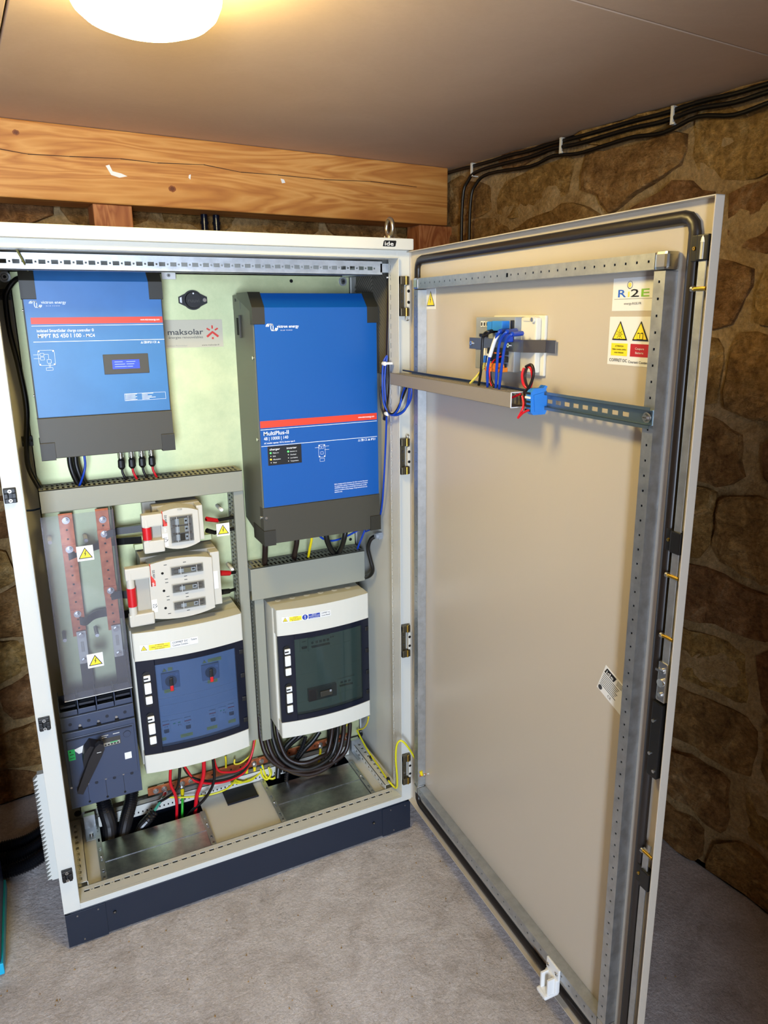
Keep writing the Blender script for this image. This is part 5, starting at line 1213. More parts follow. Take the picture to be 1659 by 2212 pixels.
cable('sensor_cable', 'black cable curving down the left side of the charge controller', .0065, 'cableblack', [(60, 600, .27), (34, 604, .29), (14, 632, .300), (13, 660, .302), (22, 720, .304), (42, 800, .304), (57, 880, .304), (57, 955, .304), (62, 1010, .304), (86, 1056, .285)], extra=[])
for u, v, l in ((12, 636, 'upper'), (59, 953, 'lower')):
    q = Y(u, v, PL-.005); m = MB(CF(q.x, PL, q.z)); m.box((-.013, -.013, 0), (.013, .013, .006), 'black', .001); m.box((-.012, -.004, .006), (.012, .004, .009), 'black', .001); m.box((-.0115, .0, .006), (-.0085, .002, .030), 'black'); m.box((.0085, .0, .006), (.0115, .002, .030), 'black')
    tag(m.build('tie_mount'), l+' black square tie mount holding the black cable at the left', 'tie mount', 'square tie mounts')
for k, (u, uu) in enumerate(((150, 172), (163, 184))):
    cable('battery_cable', ('left' if k == 0 else 'right')+' one of two black cables from the charge controller foot into the duct', .0068, 'cableblack', [(u, 985, .27), (u+2, 1004, .27), (u+9, 1026, .27), (uu, 1052, .275)], 'black cables under the charge controller')
cable('thin_cable', 'thin blue cable from the charge controller foot into the duct', .003, 'bluecable', [(182, 983, .25), (184, 1005, .25), (180, 1026, .25), (170, 1054, .262)])
for k in range(4):
    u = (262, 285, 307, 328)[k]; v = (1000, 998, 996, 994)[k]
    p = Y(u, v, .27); z1 = 1.2495; x = p.x
    col = 'redcable' if k % 2 else 'cableblack'
    t = thing('solar_connector', ('red' if k % 2 else 'black')+'-tailed plug connector, '+('first', 'second', 'third', 'last')[k]+' from the left under the charge controller', 'connector', (x, .27, 1.16), 'plug connectors under the charge controller')
    m = MB(); m.cyl((x, .27, z1), (x, .27, z1-.030), .0085, 'lens', 12); m.build('clear_sleeve', t)
    m = MB(); m.cyl((x, .27, z1), (x, .27, z1-.032), .0045, 'steel', 10); m.cyl((x, .27, z1-.010), (x, .27, z1-.013), .0080, 'mc4', 12); m.build('fuse_pin', t)
    m = MB(); m.cyl((x, .27, z1-.030), (x, .27, z1-.036), .0055, 'mc4', 12, .0085); m.cyl((x, .27, z1-.036), (x, .27, z1-.054), .0088, 'mc4', 10, .0095, smooth=False); m.cyl((x, .27, z1-.054), (x, .27, z1-.060), .0095, 'mc4', 10, .005); m.build('plug', t)
    m = MB(); m.tube([(x, .27, z1-.058), (x+.001, .27, z1-.070), (x+.005, .27, z1-.082), (x+.009, .272, 1.1575)], .0032, col, 8); m.build('tail', t)
# under the inverter
for k, (u, v0, u1, v1, mm, r, lab) in enumerate(((572, 1170, 576, 1218, 'cablebrown', .0085, 'thick brown-black cable at the left foot corner of the inverter'), (640, 1158, 640, 1205, 'cablebrown', .0085, 'thick brown-black cable left of the yellow wire under the inverter'))):
    if 'cablebrown' not in MATS: mat('cablebrown', '#1c0d0a', .4)
    cable('power_cable', lab, r, mm, [(u, v0-10, .22), (u+1, v0+12, .22), (u1-4, v1-8, .24), (u1-4, v1, .27)], 'thick cables under the inverter')
cable('earth_wire', 'yellow wire between inverter and the deep duct', .0042, 'yellow', [(673, 1150, .22), (673, 1165, .22), (669, 1185, .24), (666, 1203, .265)])
cable('power_cable', 'black cable sagging behind the pair right of the yellow wire', .0085, 'cableblack', [(703, 1140, .22), (706, 1165, .22), (716, 1188, .24), (728, 1202, .27)], 'thick cables under the inverter')
cable('power_cable', 'thick black cable leaning left into the deep duct', .0085, 'cableblack', [(748, 1135, .21), (744, 1160, .21), (738, 1180, .23), (728, 1200, .26)], 'thick cables under the inverter')
cable('data_cable', 'blue data cable looping under the right half of the inverter', .0032, 'bluecable', [(683, 1150, .27), (697, 1163, .27), (718, 1168, .27), (745, 1160, .27), (778, 1142, .27), (800, 1120, .27)])
cable('data_cable', 'blue data cable slanting down to the right end of the deep duct', .0032, 'bluecable', [(790, 1140, .25), (783, 1158, .255), (774, 1180, .265), (770, 1195, .27)])
cable('supply_cable', 'black cable curving from the grey gland on the right wall behind the duct end', .0065, 'cableblack', [X(824, 1156, .9835), (812, 1158, .17), (800, 1166, .18), (795, 1185, .19), (800, 1208, .19), (805, 1230, .19), (799, 1243, .21), (786, 1248, .26)])
g_ = X(824, 1156, .9843); m = MB(); m.cyl(g_, g_+Vector((-.013, 0, 0)), .012, 'devgrey', 6, smooth=False); m.cyl(g_+Vector((-.013, 0, 0)), g_+Vector((-.021, 0, 0)), .010, 'devgrey', 14, .008); tag(m.build('cable_gland'), 'grey plastic gland screwed through the right cabinet wall', 'cable gland')
# right-hand side: trunk cable and coil
cable('trunk_cable', 'dark cable tied upright along the right edge of the opening, beside the inverter', .006, 'cablebrown', [(846, 577, .075), (842, 600, .065), (840, 680, .06), (838, 760, .06), (838, 820, .06), (834, 880, .07), (831, 905, .10)], extra=[('tie', lambda q, P: q.cyl(P[1]+Vector((-.012, -.006, .0)), P[1]+Vector((.006, -.006, .002)), .0022, 'white', 8))])
t = thing('cable_coil', 'coiled blue and black data cables tied in white, hanging right of the inverter', 'cable coil', Y(845, 840, .0))
def W3(u, v, y): return Y(u, v, y)
loops = [('bluecable', [(836, 768, .03), (828, 785, .03), (826, 830, .03), (829, 870, .02), (840, 892, .01), (850, 896, -.01), (862, 880, -.03), (870, 850, -.04), (874, 838, -.06)]),
         ('bluecable', [(836, 770, .03), (832, 800, .03), (831, 840, .03), (836, 878, .02), (846, 896, 0), (868, 890, -.03), (884, 870, -.05), (889, 850, -.06), (888, 838, -.06)]),
         ('cableblack', [(838, 772, .03), (836, 810, .03), (834, 850, .03), (839, 888, .01), (852, 892, -.01), (866, 868, -.03), (878, 838, -.06)]),
         ('bluecable', [(840, 894, .01), (857, 897, -.02), (874, 886, -.04), (882, 862, -.05), (884, 838, -.06)]),
         ('cableblack', [(832, 900, .02), (824, 880, .03), (822, 850, .03), (824, 835, .035)])]
for i, (mm, P) in enumerate(loops): q = MB(); q.tube([W3(*p) for p in P], .0028, mm, 7, 7); q.build('loop', t)
for u, v in ((836, 785), (841, 893)):
    q = MB(); c = W3(u, v, .02); q.M = CF(c.x, c.y, c.z); q.box((-.009, -.003, -.012), (.014, .003, .006), 'white', .001); q.cyl((-.010, 0, -.002), (-.010, 0, .008), .0055, 'white', 10); q.build('cable_tie', t)
cable('data_cable', 'blue data cable dropping from the coil down beside the inverter', .0028, 'bluecable', [(835, 900, .05), (833, 960, .08), (829, 1040, .10), (824, 1100, .13), (812, 1135, .18), (790, 1148, .24)])
cable('thin_cable', 'short dark blue cable end poking out left under the long duct', .0026, 'darkbluecable', [(57, 1103, .27), (72, 1102, .28), (88, 1098, .30)])
cable('thin_cable', 'thin olive wire crossing the slotted top rail at the left', .0022, 'olive' if 'olive' in MATS else 'yellow', [(33, 536, .045), (43, 552, .047), (54, 572, .15), (60, 580, .22)]) if False else None
mat('olive', '#6f6a2c', .5)
cable('thin_cable', 'thin olive wire slanting down past the slotted top rail at the left', .0022, 'olive', [(33, 534, .035), (42, 550, .038), (52, 568, .044), (60, 584, .10)])
# flat copper straps and cables to the fuse switches
def strap(pts, w, lab, r=.003):
    m = MB(); P = catmull([Y(*p) for p in pts], 5)
    V = []
    for p in P: V += [p+Vector((0, -r, w/2)), p+Vector((0, r, w/2)), p+Vector((0, r, -w/2)), p+Vector((0, -r, -w/2))]
    m.add(V, [(4*i+k, 4*i+(k+1) % 4, 4*i+4+(k+1) % 4, 4*i+4+k) for i in range(len(P)-1) for k in range(4)], 'cableblack'); m.add(V, [(0, 3, 2, 1), tuple(len(V)-4+k for k in range(4))], 'cableblack')
    tag(m.build('flat_strap'), lab, 'strap', 'black insulated straps to the fuse switches')
strap([(228, 1157, .278), (250, 1148, .272), (275, 1145, .268), (306, 1141, .262)], .019, 'upper flat black strap into the smaller fuse switch')
strap([(148, 1203, .278), (190, 1186, .296), (240, 1172, .298), (306, 1166, .262)], .019, 'lower flat black strap into the smaller fuse switch, from the left busbar')
strap([(240, 1288, .278), (258, 1284, .272), (274, 1284, .27), (290, 1280, .262)], .022, 'short flat black strap into the larger fuse switch')
strap([(172, 1341, .278), (186, 1342, .28), (206, 1328, .296), (240, 1322, .298), (262, 1327, .29), (290, 1322, .262)], .022, 'bent flat black strap from the left busbar to the larger fuse switch')
for k, (a, b, c, mm, lab) in enumerate((((446, 1121, .235), (466, 1124, .25), (505, 1117, .262), 'red', 'red-sleeved cable end right of the smaller fuse switch'), ((447, 1146, .235), (462, 1150, .25), (505, 1142, .262), 'black', 'black-sleeved cable end behind the loose warning card'), ((474, 1238, .235), (492, 1238, .25), (508, 1236, .262), 'red', 'red-sleeved cable end right of the larger fuse switch'), ((478, 1279, .235), (492, 1277, .25), (508, 1273, .262), 'black', 'black-sleeved cable end right of the larger fuse switch, lower one'))):
    t = thing('fuse_cable', lab, 'cable', Y(*a), 'sleeved cable ends at the fuse switches')
    m = MB(); m.tube([Y(*a), Y(*b), Y(*c)], .0050, 'cableblack', 8, 5); m.build('sheath', t)
    m = MB(); pa, pb = Y(*a), Y(*b); m.cyl(pa, pb+(pb-pa)*.2, .0068 if k < 2 else .0085, mm, 12, .0060 if k < 2 else .0075); m.build('sleeve', t)

# --- earth bars and the wiring at the cabinet floor ----------------------------
def earthbar(x0, x1, z, lab, screws):
    t = thing('earth_bar', lab, 'earth bar', (x0, PL, z), 'copper earth bars on the plate foot')
    m = MB(); m.box((x0, .303, z), (x1, .309, z+.024), 'copper', .0006); m.build('bar', t)
    m = MB(); m.box((x0+.03, .309, z+.004), (x0+.05, PL-.003, z+.020), 'steel'); m.box((x1-.05, .309, z+.004), (x1-.03, PL-.003, z+.020), 'steel'); m.build('spacer', t)
    for x in screws: m = MB(); m.cyl((x, .303, z+.012), (x, .300, z+.012), .0085, 'steel', 16); m.cyl((x, .300, z+.012), (x, .295, z+.012), .006, 'steel', 6, smooth=False); m.build('bolt', t)
    n = int((x1-x0)/.03); m = MB()
    for k in range(n):
        x = x0+.015+k*.03
        if all(abs(x-s) > .012 for s in screws): m.cyl((x, .3029, z+.012), (x, .3025, z+.012), .0028, 'voiddark', 10)
    m.build('drilled_holes', t, kind='stuff')
EBZ = .168
def ex(u, v): return Y(u, v, .30).x
earthbar(.256, .632, EBZ, 'long copper earth bar under the blue-door box', [ex(337, 1712), ex(355, 1706), ex(394, 1697), ex(413, 1692), ex(533, 1656), ex(549, 1652), ex(565, 1647)])
earthbar(.690, .915, EBZ, 'shorter copper earth bar behind the black cable loop', [ex(692, 1609), ex(708, 1605), ex(751, 1590)])
cable('earth_wire', 'green and yellow wire rising from the small hose to the left end of the long earth bar', .0035, 'ygreen' if 'ygreen' in MATS else 'green', [(336, 1752, .24), (345, 1738, .25), (354, 1720, .28)]) if False else None
mat('ygreen', '#d6d01c', .4); mat('teal', '#4aa58c', .4)
G = 'earth wires along the copper bars'
cable('earth_wire', 'striped green wire rising from the small hose to the left end of the earth bar', .0042, 'teal', [(333, 1752, .235), (342, 1738, .25), (353, 1722, .275), (356, 1714, .292)], G, extra=[('red_sleeve', lug('red', -1, .0055, .018)), ('ring_lug', ring())])
cable('earth_wire', 'bright green wire with yellow sleeve hanging into the left floor opening', .0038, 'green', [(393, 1778, .25), (394, 1745, .25), (394, 1722, .27), (394, 1706, .288)], G, extra=[('yellow_sleeve', lug('yellow', -1, .006, .020)), ('ring_lug', ring())])
for k, (u0, v0, pts) in enumerate((
    (533, 1668, [(533, 1676, .29), (531, 1684, .285), (520, 1690, .28), (505, 1684, .28)]),
    (550, 1664, [(550, 1671, .29), (548, 1682, .285), (530, 1689, .275), (508, 1686, .27)]),
    )):
    cable('earth_wire', ('yellow-sleeved wire looping left from the earth bar, ' + ('inner' if k == 0 else 'outer')+' one'), .0030, 'ygreen', pts[::-1]+[(u0, v0-8, .293)], G, extra=[('yellow_sleeve', lug('yellow', -1, .0055, .018)), ('ring_lug', ring())])
cable('earth_wire', 'blue-sleeved yellow wire at the right end of the long earth bar', .0030, 'ygreen', [(498, 1690, .275), (520, 1691, .27), (548, 1680, .275), (563, 1667, .288), (565, 1655, .294)], G, extra=[('blue_sleeve', lug('rjblue', -1, .0042, .016))])
for k, P in enumerate(([(566, 1652, .292), (571, 1668, .285), (577, 1680, .28), (586, 1672, .28), (583, 1656, .29)], [(563, 1660, .285), (567, 1676, .28), (576, 1684, .275), (584, 1674, .275), (580, 1657, .285)], [(578, 1680, .275), (590, 1682, .27), (600, 1672, .265), (598, 1658, .27)])):
    cable('earth_wire', 'curled green-yellow wire, '+('leftmost', 'middle', 'rightmost')[k]+' of three at the end of the earth bar', .0034, 'ygreen', P, G)
cable('earth_wire', 'long green-yellow wire sweeping low from the hoses towards the earth bar end', .0030, 'ygreen', [(362, 1722, .27), (400, 1722, .262), (450, 1717, .25), (486, 1706, .245), (505, 1690, .255), (512, 1675, .28)], G)
cable('earth_wire', 'yellow earth wire hanging from the bar behind the black loop', .0045, 'yellow', [(687, 1659, .245), (690, 1640, .27), (692, 1625, .285), (692, 1617, .29)], G, extra=[('ring_lug', ring())])
cable('earth_wire', 'short yellow wire end at the right of the black loop', .0032, 'yellow', [(710, 1622, .285), (709, 1612, .29)], G, n=7)
cable('earth_wire', 'thin yellow wire dropping from under the green-grey box at the right', .0026, 'yellow', [(796, 1549, .19), (793, 1562, .22), (785, 1573, .27), (773, 1576, .305)], extra=[])
cable('earth_wire', 'yellow wire just visible under the right corner of the green-grey box', .0026, 'yellow', [(745, 1571, .29), (752, 1563, .29), (760, 1558, .29)])
# DC cables
DCG = 'solar cables under the blue-door box'
def gl(u, v): p = Y(u, v, .20); return Vector((p.x, .225, bz0-.020))
cable('solar_cable', 'red cable dropping straight into the left floor opening', .0045, 'redcable', [gl(372, 1646), (368, 1690, .228), (378, 1715, .232), (382, 1740, .240), (381, 1780, .25)], DCG)
cable('solar_cable', 'black cable bending left from the second gland to the small hose', .0045, 'cableblack', [gl(392, 1640), (386, 1690, .225), (377, 1710, .235), (360, 1723, .25), (342, 1733, .26)], DCG)
cable('solar_cable', 'wide red cable falling from the third gland', .0060, 'redcable', [gl(443, 1628), (440, 1672, .226), (432, 1700, .23), (425, 1720, .238), (421, 1768, .25)], DCG)
cable('solar_cable', 'black cable falling left from the fourth gland into the opening', .0045, 'cableblack', [gl(461, 1622), (463, 1672, .222), (458, 1700, .222), (440, 1728, .232), (414, 1752, .245), (396, 1775, .255)], DCG)
for k, (off, mm, lab) in enumerate(((0, 'redcable', 'red cable sweeping from the gland under the box and up at its right'), (6, 'cableblack', 'black cable sweeping beside the red ones up at the right of the box'), (13, 'redcable', 'lower red cable of the bundle sweeping up right of the box'))):
    st = gl(392, 1640) if k != 0 else gl(461, 1622)
    if k == 0: P = [st, (470, 1662, .235), (492, 1668, .24), (515, 1664, .25), (534, 1650, .26), (545, 1625, .27), (550, 1595, .28)]
    else: P = [st, (398+off, 1666+off*.6, .24), (425, 1678+off*.8, .24), (465, 1683+off*.7, .245), (505, 1674+off*.6, .25), (532, 1655+off*.6, .26), (545, 1625, .275+k*.006), (549, 1592, .285)]
    cable('solar_cable', lab, .0036, mm, P, DCG)
cable('earth_wire', 'yellow wire bowing from the earth bar up right of the blue-door box', .0030, 'yellow', [(507, 1640, .295), (507, 1650, .29), (520, 1648, .285), (540, 1632, .285), (549, 1612, .288), (552, 1592, .292)], G)
cable('earth_wire', 'short upright yellow wire below the blue-door box, right of the glands', .0030, 'yellow', [(487, 1633, .295), (488, 1645, .295), (488, 1658, .298)], G)
# corrugated conduits
HG = 'corrugated hoses in the cabinet'
corr([Y(222, 1722, .235), Y(228, 1748, .23), Y(236, 1775, .245), Y(238, 1800, .258), Y(236, 1832, .262)], .021, 'corrugated_hose', 'left thick black corrugated hose under the circuit breaker', group=HG, pitch=.0065)
corr([Y(286, 1700, .24), Y(283, 1730, .235), Y(274, 1765, .24), Y(268, 1795, .252), Y(262, 1825, .258)], .019, 'corrugated_hose', 'right thick black corrugated hose under the circuit breaker', group=HG, pitch=.0065)
corr([Y(333, 1753, .235), Y(322, 1768, .23), Y(308, 1784, .245), Y(296, 1808, .255)], .0145, 'corrugated_hose', 'short slanting corrugated hose with a striped wire coming out', group=HG, pitch=.0065)
corr([Y(660, 1590, .27), Y(652, 1615, .265), Y(638, 1640, .26), Y(622, 1665, .25), Y(618, 1700, .235), Y(616, 1740, .20)], .0075, 'corrugated_hose', 'thin corrugated hose behind the black cable loop under the green-grey box', group=HG, pitch=.0065)
for k, (dx, dy, r) in enumerate(((0, 0, .0080), (13, 9, .0078), (-13, 3, .0075), (25, 17, .0070))):
    cable('loop_cable', ('front', 'second', 'outer', 'inner')[k]+' black cable of the big loop hanging under the green-grey box', r, 'cablebrown' if k != 1 else 'cableblack', [(572+dx, 1545+dy, .285), (577+dx, 1595, .27), (592+dx, 1636-dy*.2, .25), (625+dx*.6, 1664-dy, .235), (665, 1673-dy-k*3, .225), (705-dx*.5, 1658-dy-k*2, .225), (732-dx, 1625, .235), (741-dx, 1590, .245), (743-dx, 1562, .25)], 'big cable loop under the green-grey box')
for k, (u, lab) in enumerate(((712, 'left'), (724, 'right'))):
    cable('black_cable', 'straight black cable into the right floor opening, '+lab+' of two', .0095, 'cableblack', [(u, 1570, .28), (u, 1610, .275), (u+1, 1650, .265), (u+2, 1680, .25)], 'straight black cables behind the loop')
for k, P in enumerate(([(640, 1590, .29), (618, 1612, .285), (604, 1640, .27), (600, 1680, .25)], [(690, 1580, .29), (676, 1600, .285), (655, 1622, .28), (630, 1655, .26)], [(655, 1585, .292), (628, 1606, .29), (614, 1625, .28), (610, 1668, .26)])):
    cable('black_cable', ('leftmost black cable', 'black cable crossing the earth bar', 'middle black cable')[k]+' behind the big loop', .0085, 'cableblack', P, 'black cables behind the big loop')
# earth wire to the door
dA = DF(EST[0], PT-.012, EST[1]) @ Vector((0, 0, 0))
m_ = [Y(771, 1578, .30), Vector((.952, .22, .165)), Vector((.951, .13, .158)), Vector((.950, .055, .152)), Y(856, 1702, .02), Y(858, 1680, -.005), Y(855, 1640, -.02), Y(857, 1610, -.03), Y(866, 1600, -.04), Y(880, 1612, -.045), Y(897, 1640, -.04), dA+Vector((-.004, 0, .012))]
t = thing('earth_wire', 'green-yellow earth wire arching from the cabinet floor across to the open door', 'cable', m_[0]); m = MB(); m.tube(m_, .0030, 'ygreen', 8, 7); m.build('sheath', t); m = MB(); m.cyl(dA+Vector((-.004, 0, .016)), dA+Vector((0, 0, .0)), .0055, 'yellow', 10, .0045); m.build('yellow_sleeve', t)
for y_ in (.06, .19):
    m = MB(); m.cyl((.950, y_-.003, .157), (.950, y_+.003, .157), .0055, 'black', 12); m.build('cable_tie', t)

# ================================================================== THINGS ON THE DOOR
TR = -.010     # inner faces of the stiffening tubes
# DIN rail
z0, z1 = 1.404, 1.438; u0, u1 = .070, .914
t = thing('mounting_rail', 'blue-grey slotted mounting rail screwed across the open door', 'rail', tuple((DP+DD*.5)[:2])+(z0,))
m = MB(DF(u0, TR-.008, z0+.007)); W_ = u1-u0; H = [(.012+k*.0255, .006, .027+k*.0255, .0135) for k in range(int(W_/.0255)) if .027+k*.0255 < W_-.028]
m.M = DF(u0, TR-.001, z0+.006); m.strip(W_, .023, H, 'railzinc' if 'railzinc' in MATS else 'zincrail', .001)
mat('railzinc', '#7e9098', .35, metal=.9)
m = MB(DF(u0, TR-.001, z0+.005)); m.strip(W_, .024, [(a, b+.0012, c, d+.0012) for a, b, c, d in H], 'railzinc', .001)
m.box((0, 0, 0), (W_, .001, .007), 'railzinc'); m.box((0, .023, 0), (W_, .024, .007), 'railzinc'); m.box((0, -.005, .006), (W_, .001, .007), 'railzinc'); m.box((0, .023, .006), (W_, .029, .007), 'railzinc'); m.build('profile', t)
for uu in (.904, .080): m = MB(DF(uu, TR-.001, z0+.017)); m.cyl((0, 0, .001), (0, 0, .003), .0085, 'steel', 18); m.cyl((0, 0, .003), (0, 0, .007), .0065, 'steel', 18, .005); m.box((-.004, -.0008, .007), (.004, .0008, .0073), 'darksteel'); m.build('screw', t)
# wiring duct on the door
ua, ub = .028, .592; ta, tb = TR-.009, -.060; z0, z1 = 1.4045, 1.4345
t = thing('door_duct', 'grey wiring duct with an open right end, mounted across the open door', 'cable duct', tuple((DP+DD*.3)[:2])+(z0,))
m = MB(DF(ua, 0, z0)); H_ = z1-z0; W_ = ub-ua; d0, d1 = -ta, -tb
m.box((0, 0, d1-.0016), (W_, H_, d1), 'doorduct'); m.box((0, 0, d1-.006), (W_, .0014, d1), 'doorduct'); m.box((0, H_-.0014, d1-.006), (W_, H_, d1), 'doorduct'); m.build('lid', t, bevel=.0006)
m = MB(fr(DF(ua, ta, z1-.0016) @ Vector((0, 0, 0)), DD, NN, (0, 0, 1))); m.M = fr(DF(ua, tb+.006, z1-.0016) @ Vector((0, 0, 0)), DD, NN, (0, 0, 1)); dd_ = d1-.006-d0
Hs = []; x = .005
while x+.004 < W_: Hs.append((x, .004, x+.005, dd_*.48)); Hs.append((x, dd_*.54, x+.005, dd_-.003)); x += .0125
m.strip(W_, dd_, Hs, 'doorduct', .0012); m.M = fr(DF(ua, tb+.006, z0+.001) @ Vector((0, 0, 0)), DD, NN, (0, 0, 1)); m.strip(W_, dd_, [], 'doorduct', .001)
m.M = DF(ua, ta, z0); m.box((0, 0, 0), (W_, H_-.002, .001), 'doorduct'); m.build('trough', t)
m = MB(DF(ub, 0, z0)); m.box((-.0005, 0, d1-.0018), (.0006, H_, d1+.0002), 'white'); m.box((-.0005, -.0004, d0), (.0006, .0012, d1), 'white'); m.box((-.0005, H_-.0012, d0+.01), (.0006, H_+.0002, d1), 'white'); m.build('cut_edge', t)
m = MB(DF(0, 0, 0)); m.tube([(ua-.012, z1+.004, .016), (.20, z1+.003, .018), (.40, z1+.003, .018), (ub+.01, z1+.001, .018)], .0022, 'darkbluecable', 7, 5); tag(m.build('thin_cable'), 'thin dark blue cable lying behind the door duct', 'cable')
# blue terminal blocks
t = thing('terminal_block', 'bright blue clip-on terminal blocks on the door rail, right of the duct end', 'terminal block', tuple((DP+DD*.61)[:2])+(1.39,))
bu = .630
for k in range(2):
    m = MB(DF(bu+k*.0078, 0, 1.421)); d = -TR+.001
    m.prism([(-.002, -.0), (.0, 0), (0, 0)], 0, 0, 'rjblue') if False else None
    m.M = fr(DF(bu+k*.0078, TR-.001, 1.421) @ Vector((0, 0, 0)), -NN, (0, 0, 1), -DD)
    m.prism([(0, -.020), (.003, -.026), (.030, -.026), (.036, -.020), (.037, .016), (.030, .024), (.010, .024), (.005, .029), (.0, .027), (.003, .020), (0, .016)], -.0035, .0035, 'rjblue', cap=True); m.build('block', t, bevel=.0006)
m = MB(fr(DF(bu+.012, TR-.001, 1.421) @ Vector((0, 0, 0)), -NN, (0, 0, 1), -DD)); m.prism([(.006, -.018), (.028, -.020), (.031, .012), (.010, .016)], -.0013, .0, 'stickblue2' if 'stickblue2' in MATS else 'rjblue'); m.build('end_plate', t)
for k in range(5):
    m = MB(DF(bu, 0, 1.4)); m.box((-.006, .002+k*.008, .046), (.010, .006+k*.008, .0495), 'white' if k == 3 else 'black'); m.build('entry', t)
# device on the door
a, b = D(1047, 683, -.012), D(1165, 681, -.005); c = D(1155, 812, -.005)
ud0, ud1, zd0, zd1 = .385, .598, c.y-.001, b.y
t = thing('gateway_module', 'small grey control module with a metal strap and many blue plugs on the door', 'control module', tuple((DP+DD*.48)[:2])+(zd0,))
m = MB(DF(ud0, PT, zd0)); w, h = ud1-ud0, zd1-zd0
m.box((.03, 0, 0), (w, h, .006), 'devwhite', .002); m.build('base_plate', t)
m = MB(DF(ud0, PT, zd0)); wf = w*.70; T0 = .032
m.box((.0, .004, .006), (wf, h-.003, T0), 'devgrey', .002); m.box((wf, .006, .006), (w-.012, h-.004, .018), 'devwhite', .003); m.build('housing', t)
fz = T0
m = MB(DF(ud0, PT, zd0))
for k in range(3): m.box((.022+k*.011, h*.80, fz), (.031+k*.011, h*.90, fz+.0015), 'white'); m.box((.024+k*.011, h*.82, fz+.0015), (.029+k*.011, h*.88, fz+.002), 'darksteel')
m.build('terminal_row', t)
for (xa, xb, za, zb_, mm, nm, d) in ((.070, .088, .74, .90, 'rjblue', 'blue_plug', .016), (.092, .130, .74, .91, 'rjblue', 'blue_plug', .018), (.138, .147, .55, .92, 'black', 'black_socket', .004), (.020, .052, .62, .68, 'black', 'black_socket', .004), (.075, .130, .20, .30, 'black', 'black_socket', .010), (.066, .130, .33, .44, 'blacksock' if 'blacksock' in MATS else 'black', 'black_socket', .012)):
    m = MB(DF(ud0, PT, zd0)); m.box((xa, h*za, fz-.001), (xb, h*zb_, fz+d), mm, .0015); m.build(nm, t)
m = MB(DF(ud0, PT, zd0))
for k in range(4): m.box((.082+k*.014, h*.345, fz+.0115), (.091+k*.014, h*.365, fz+.0125), 'orange')
m.build('orange_keys', t, kind='stuff')
m = MB(DF(ud0, PT, zd0)); m.box((.075, h*.03, fz-.001), (.128, h*.11, fz+.022), 'orange', .002); m.box((.078, h*.11, fz-.001), (.124, h*.17, fz+.012), 'black'); m.prism([(.090, h*.14), (.122, h*.06), (.128, h*.12), (.124, h*.19), (.098, h*.18)], fz+.008, fz+.024, 'orange'); m.build('orange_plug', t)
m = MB(DF(ud0, PT, zd0)); m.cyl((.040, h*.655, fz+.004), (.040, h*.655, fz+.006), .0022, 'ledamber', 8); m.cyl((.047, h*.655, fz+.004), (.047, h*.655, fz+.006), .0018, 'ledgreen', 8); m.build('status_lights', t)
m = MB(DF(ud0, PT, zd0)); za, zb_ = h*.30, h*.50; za, zb_ = h*.39, h*.60
m.box((-.022, za, 0), (-.010, zb_, .036), 'steelstrap' if 'steelstrap' in MATS else 'steel')
mat('steelstrap', '#8a8886', .32, metal=.9)
m = MB(DF(ud0, PT, zd0))
m.box((-.024, za, fz-.001), (w*.86, zb_, fz+.0015), 'steelstrap', .0007); m.add([(w*.86, za, fz+.0015), (w*1.02, za, .006), (w*1.02, zb_, .006), (w*.86, zb_, fz+.0015), (w*.86, za, fz-.001), (w*1.02, za, .0035), (w*1.02, zb_, .0035), (w*.86, zb_, fz-.001)], [(0, 1, 2, 3), (7, 6, 5, 4), (0, 4, 5, 1), (3, 2, 6, 7)], 'steelstrap')
m.box((w*1.02, za, .0035), (w*1.16, zb_, .006), 'steelstrap', .0007)
m.build('metal_strap', t)
for xx in (-.014, w*.62): m = MB(DF(ud0, PT, zd0)); m.cyl((xx, (za+zb_)/2, fz+.0015), (xx, (za+zb_)/2, fz+.004), .0045, 'chrome', 14); m.cyl((xx, (za+zb_)/2, fz+.004), (xx, (za+zb_)/2, fz+.0043), .0018, 'darksteel', 6); m.build('strap_screw', t)
m = MB(DF(ud0, PT, zd0)); m.cyl((w*.90, h*.93, .006), (w*.90, h*.93, .022), .006, 'devwhite', 14); m.cyl((w*.90, h*.93, .022), (w*.90, h*.93, .023), .004, 'steel', 12); m.box((w*.74, h*.90, .006), (w*.90, h*.97, .020), 'devwhite', .002); m.build('corner_boss', t)
for k in range(3): m = MB(DF(ud0, PT, zd0)); m.box((.028+.010*k, .006, fz-.001), (.034+.010*k, h*.42, fz+.0025), 'white', .001); m.build('module_rib', t)
# plug leads: from the sockets over the strap down into the duct
def dpt(u, v, t_): q = D(u, v, t_); return DF(q.x, t_, q.y) @ Vector((0, 0, 0))
def dcable(lab, r, mm, pts, extra=None, g='plug leads from the door module into the duct', flat=1.0, name='plug_lead'):
    P = [dpt(*p) for p in pts]; t = thing(name, lab, 'cable', P[0], g); m = MB(); m.tube(P, r, mm, 8, 7, flat=flat); m.build('sheath', t)
    for nm, fn in (extra or []): q = MB(); fn(q, P); q.build(nm, t)
def boot(q, P): q.tube([P[0], P[0].lerp(P[1], .6), P[1]], .0048, 'bluecable', 8, 3)
dcable('blue lead with a white sleeve, leftmost plug on the module', .0029, 'bluecable', [(1098, 714, -.018), (1080, 716, -.048), (1068, 738, -.050), (1058, 770, -.050), (1053, 800, -.048), (1053, 836, -.042)], [('plug_boot', boot), ('white_sleeve', lambda q, P: q.tube([P[1].lerp(P[2], .35), P[2], P[3]], .0040, 'white', 8, 5))])
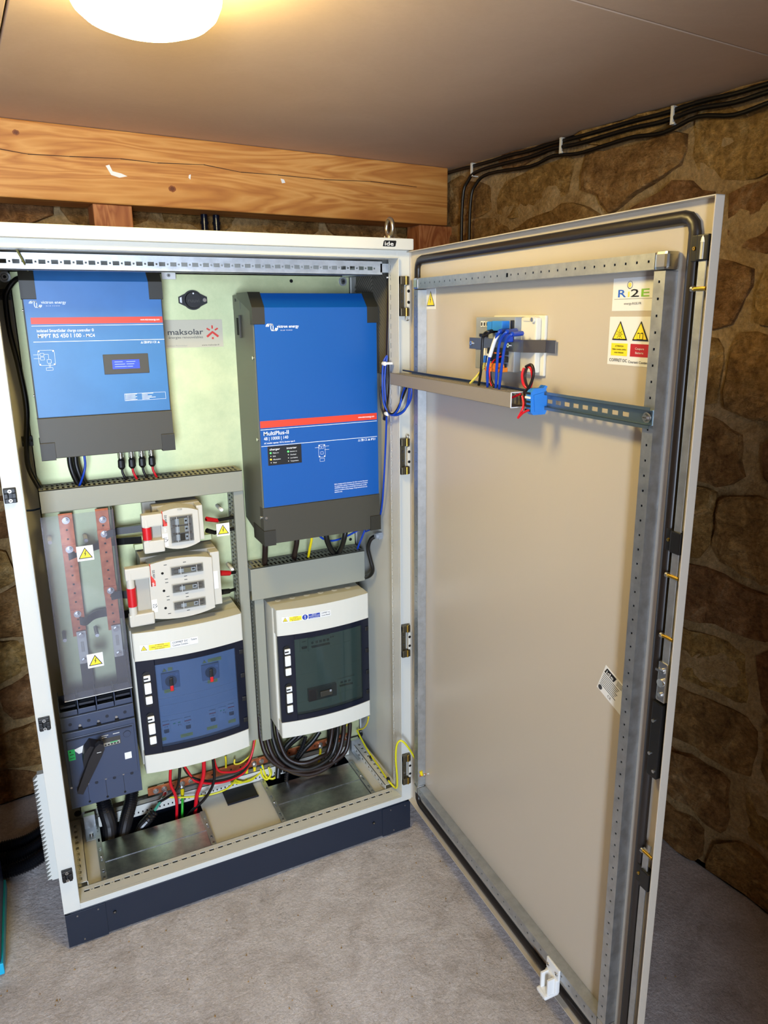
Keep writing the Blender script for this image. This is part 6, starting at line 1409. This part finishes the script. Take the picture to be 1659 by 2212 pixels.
dcable('middle blue lead of the module plugs', .0029, 'bluecable', [(1115, 714, -.018), (1095, 717, -.050), (1080, 738, -.052), (1074, 780, -.050), (1071, 838, -.042)], [('plug_boot', boot)])
dcable('right-hand blue lead with a square blue plug body', .0029, 'bluecable', [(1128, 720, -.020), (1106, 722, -.050), (1092, 742, -.052), (1084, 790, -.050), (1078, 840, -.042)], [('plug_boot', boot)])
m = MB(DF(ud0+.112, 0, zd0+h*.555)); m.box((0, 0, .018), (.036, h*.16, .040), 'bluecable', .002); m.build('blue_plug_body', t)
dcable('flat black lead hanging at the left of the blue leads', .0030, 'cableblack', [(1075, 716, -.018), (1056, 716, -.044), (1044, 726, -.048), (1041, 760, -.048), (1039, 800, -.046), (1034, 832, -.042)], [('black_plug', lambda q, P: q.tube([P[0], P[0].lerp(P[1], .8), P[2]], .0042, 'black', 8, 3))])
dcable('yellow wire bowing left from the blue sleeve into the duct', .0026, 'logoyellow', [(1049, 768, -.036), (1047, 785, -.038), (1038, 803, -.040), (1016, 828, -.042)], [('blue_sleeve', lambda q, P: q.cyl(P[0], P[0].lerp(P[1], .9), .0042, 'rjblue', 8))])
dcable('thin red and black pair curving behind the blue leads', .0024, 'cablebrown', [(1082, 766, -.030), (1068, 776, -.034), (1060, 795, -.036), (1060, 818, -.036), (1068, 836, -.038)])
dcable('thin red wire beside the dark pair behind the blue leads', .0016, 'redcable', [(1082, 770, -.033), (1066, 780, -.036), (1058, 800, -.038), (1059, 822, -.038), (1062, 834, -.038)])
dcable('red wire looping from the orange plug to the blue terminal blocks', .0027, 'redcable', [(1132, 795, -.040), (1128, 812, -.044), (1132, 832, -.044), (1144, 838, -.040), (1150, 815, -.038), (1146, 795, -.040), (1138, 792, -.040)], g='wires at the blue terminal blocks', name='loop_wire')
dcable('dark wire looping from the orange plug to the blue terminal blocks', .0027, 'cablebrown', [(1136, 792, -.042), (1148, 788, -.042), (1153, 805, -.042), (1147, 828, -.042), (1140, 840, -.044), (1132, 848, -.046)], g='wires at the blue terminal blocks', name='loop_wire')
dcable('dark loop wire curving down into the open duct end', .0024, 'cablebrown', [(1138, 795, -.044), (1134, 812, -.045), (1138, 832, -.044), (1146, 842, -.040)], g='wires at the blue terminal blocks', name='loop_wire')
dcable('red wire hanging below the blue terminal blocks', .0022, 'redcable', [(1142, 886, -.052), (1130, 892, -.054), (1119, 903, -.055)], g='wires at the blue terminal blocks', name='loop_wire')
dcable('dark red wire crossing the open duct end and hanging below it', .0024, 'redcable', [(1128, 856, -.045), (1131, 872, -.048), (1128, 886, -.052), (1119, 903, -.056)], g='wires at the blue terminal blocks', name='loop_wire')
dcable('red wire inside the open end of the door duct', .0022, 'redcable', [(1090, 862, -.040), (1108, 858, -.040), (1124, 851, -.040)], g='wires at the blue terminal blocks', name='loop_wire')
